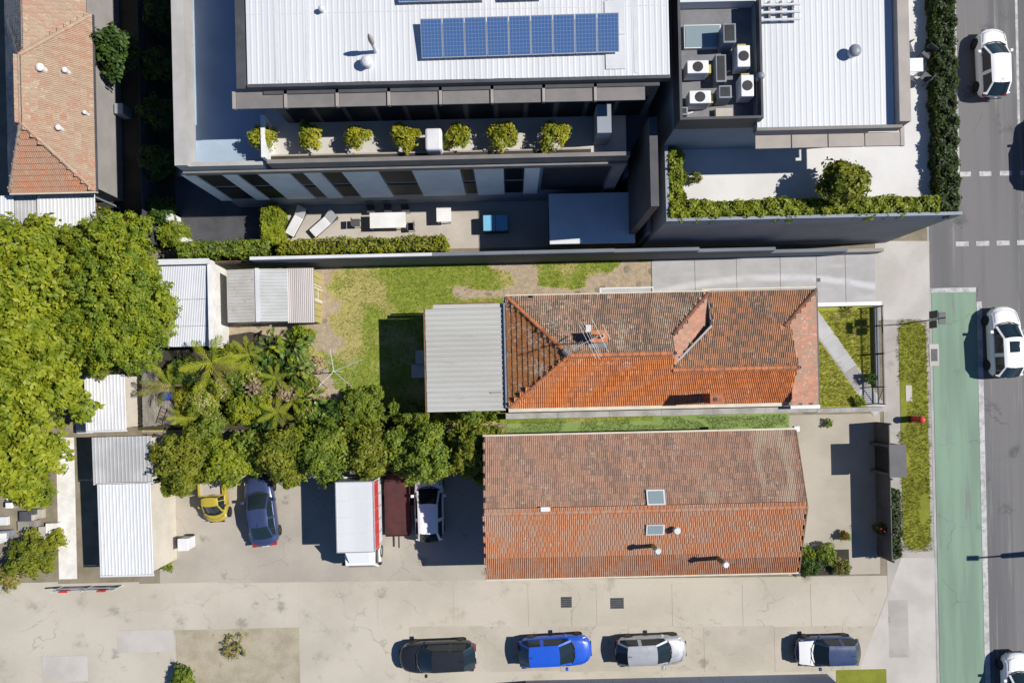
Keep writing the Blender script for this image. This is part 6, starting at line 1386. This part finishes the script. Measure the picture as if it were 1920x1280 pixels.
# back corner: fallen timber fence / boards and ladder
dkx = RC(262,690,318,800,.9); bf = thing('timber_boards', 'weathered grey timber boards standing in the back corner', 'fence', ((dkx[0]+dkx[1])/2,(dkx[2]+dkx[3])/2,0))
for i in range(9):
    x_ = dkx[0]+.35+i*.17; obj('board', MB().box(x_,x_+.155,dkx[2]+random.uniform(0,.15),dkx[3]-random.uniform(0,.3),.25+random.uniform(0,.02),.29+random.uniform(.0,.03)), K['oldwood'], bf)
obj('bearer', MB().box(dkx[0]+.3,dkx[1],dkx[2]+.4,dkx[2]+.5,0,.245), K['oldwood'], bf); obj('bearer', MB().box(dkx[0]+.3,dkx[1],dkx[3]-.6,dkx[3]-.5,0,.245), K['oldwood'], bf)
fb_ = P(268,800,1.7); f2_ = P(262,690,1.7); bk = thing('back_fence', 'grey paling fence along the back corner of the lot', 'fence', (fb_.x,(fb_.y+f2_.y)/2,0))
for i in range(24):
    y_ = fb_.y+(f2_.y-fb_.y)*i/24; obj('paling', MB().box(fb_.x-.015-.01*(i%2),fb_.x+.01,y_+.004,y_+(f2_.y-fb_.y)/24-.004,0,1.65+random.uniform(0,.06)), K['oldwood'], bk)
obj('rail', MB().box(fb_.x+.012,fb_.x+.07,fb_.y,f2_.y,1.2,1.29), K['oldwood'], bk)
l0, l1 = P(300,795,.5), P(312,762,.6); ld = thing('ladder', 'old wooden ladder lying on the boards in the back corner', 'ladder', (l0.x,l0.y,.32)); dv = (l1-l0).normalized(); sd = Vector((-dv.y,dv.x,0))*.2
for s_ in (-1,1): obj('rail', MB().tube(l0+sd*s_, l1+sd*s_, .025), K['brown'], ld)
for k in range(5): p_ = l0.lerp(l1,(k+.5)/5); obj('rung', MB().tube(p_-sd,p_+sd,.016), K['brown'], ld)
q = P(312,742,.7); one('blue_barrel', MB().tube((q.x,q.y,0),(q.x,q.y,.8),.28,.28,16), paint('blue_plastic',(.02,.05,.25)), 'blue plastic barrel under the yellowing palm', 'barrel', bevel=.03)
DRY = leafmat('dry_leaves',(.36,.25,.16),(.46,.34,.24),(.3,.2,.14))
for px_,py_,z_,l_ in ((604,756,.12,'heap of dried brown leaves below the clothes line'),(535,738,1.35,'dried pinkish palm leaves caught in the lower garden'),(478,728,1.7,'withered pinkish leaves on top of the middle shrubs'),(588,684,.15,'pale withered leaves on the dirt beside the clothes line')):
    q = P(px_,py_,z_); dl = thing('dead_leaves', l_, 'leaf heap', (q.x,q.y,z_-.1)); n_ = 110
    C = np.array([[q.x,q.y,z_]])+RNG.normal(size=(n_,3))*np.array([.26,.22,.07]); Nn = RNG.normal(size=(n_,3))*.5+np.array([0,0,1]); Nn /= np.linalg.norm(Nn,axis=1,keepdims=True)
    lm = obj('leaf_litter', leaves_mesh('leaf_litter', C, Nn, .15, DRY), None, dl); lm['kind'] = 'stuff'
struct('garden_soil', MB().prism([P(300,650)[:2],P(470,622)[:2],P(562,642)[:2],P(575,700)[:2],P(560,748)[:2],P(640,762)[:2],P(800,768)[:2],P(800,806)[:2],P(260,806)[:2],P(262,690)[:2]], -.1, .05), K['soil'])
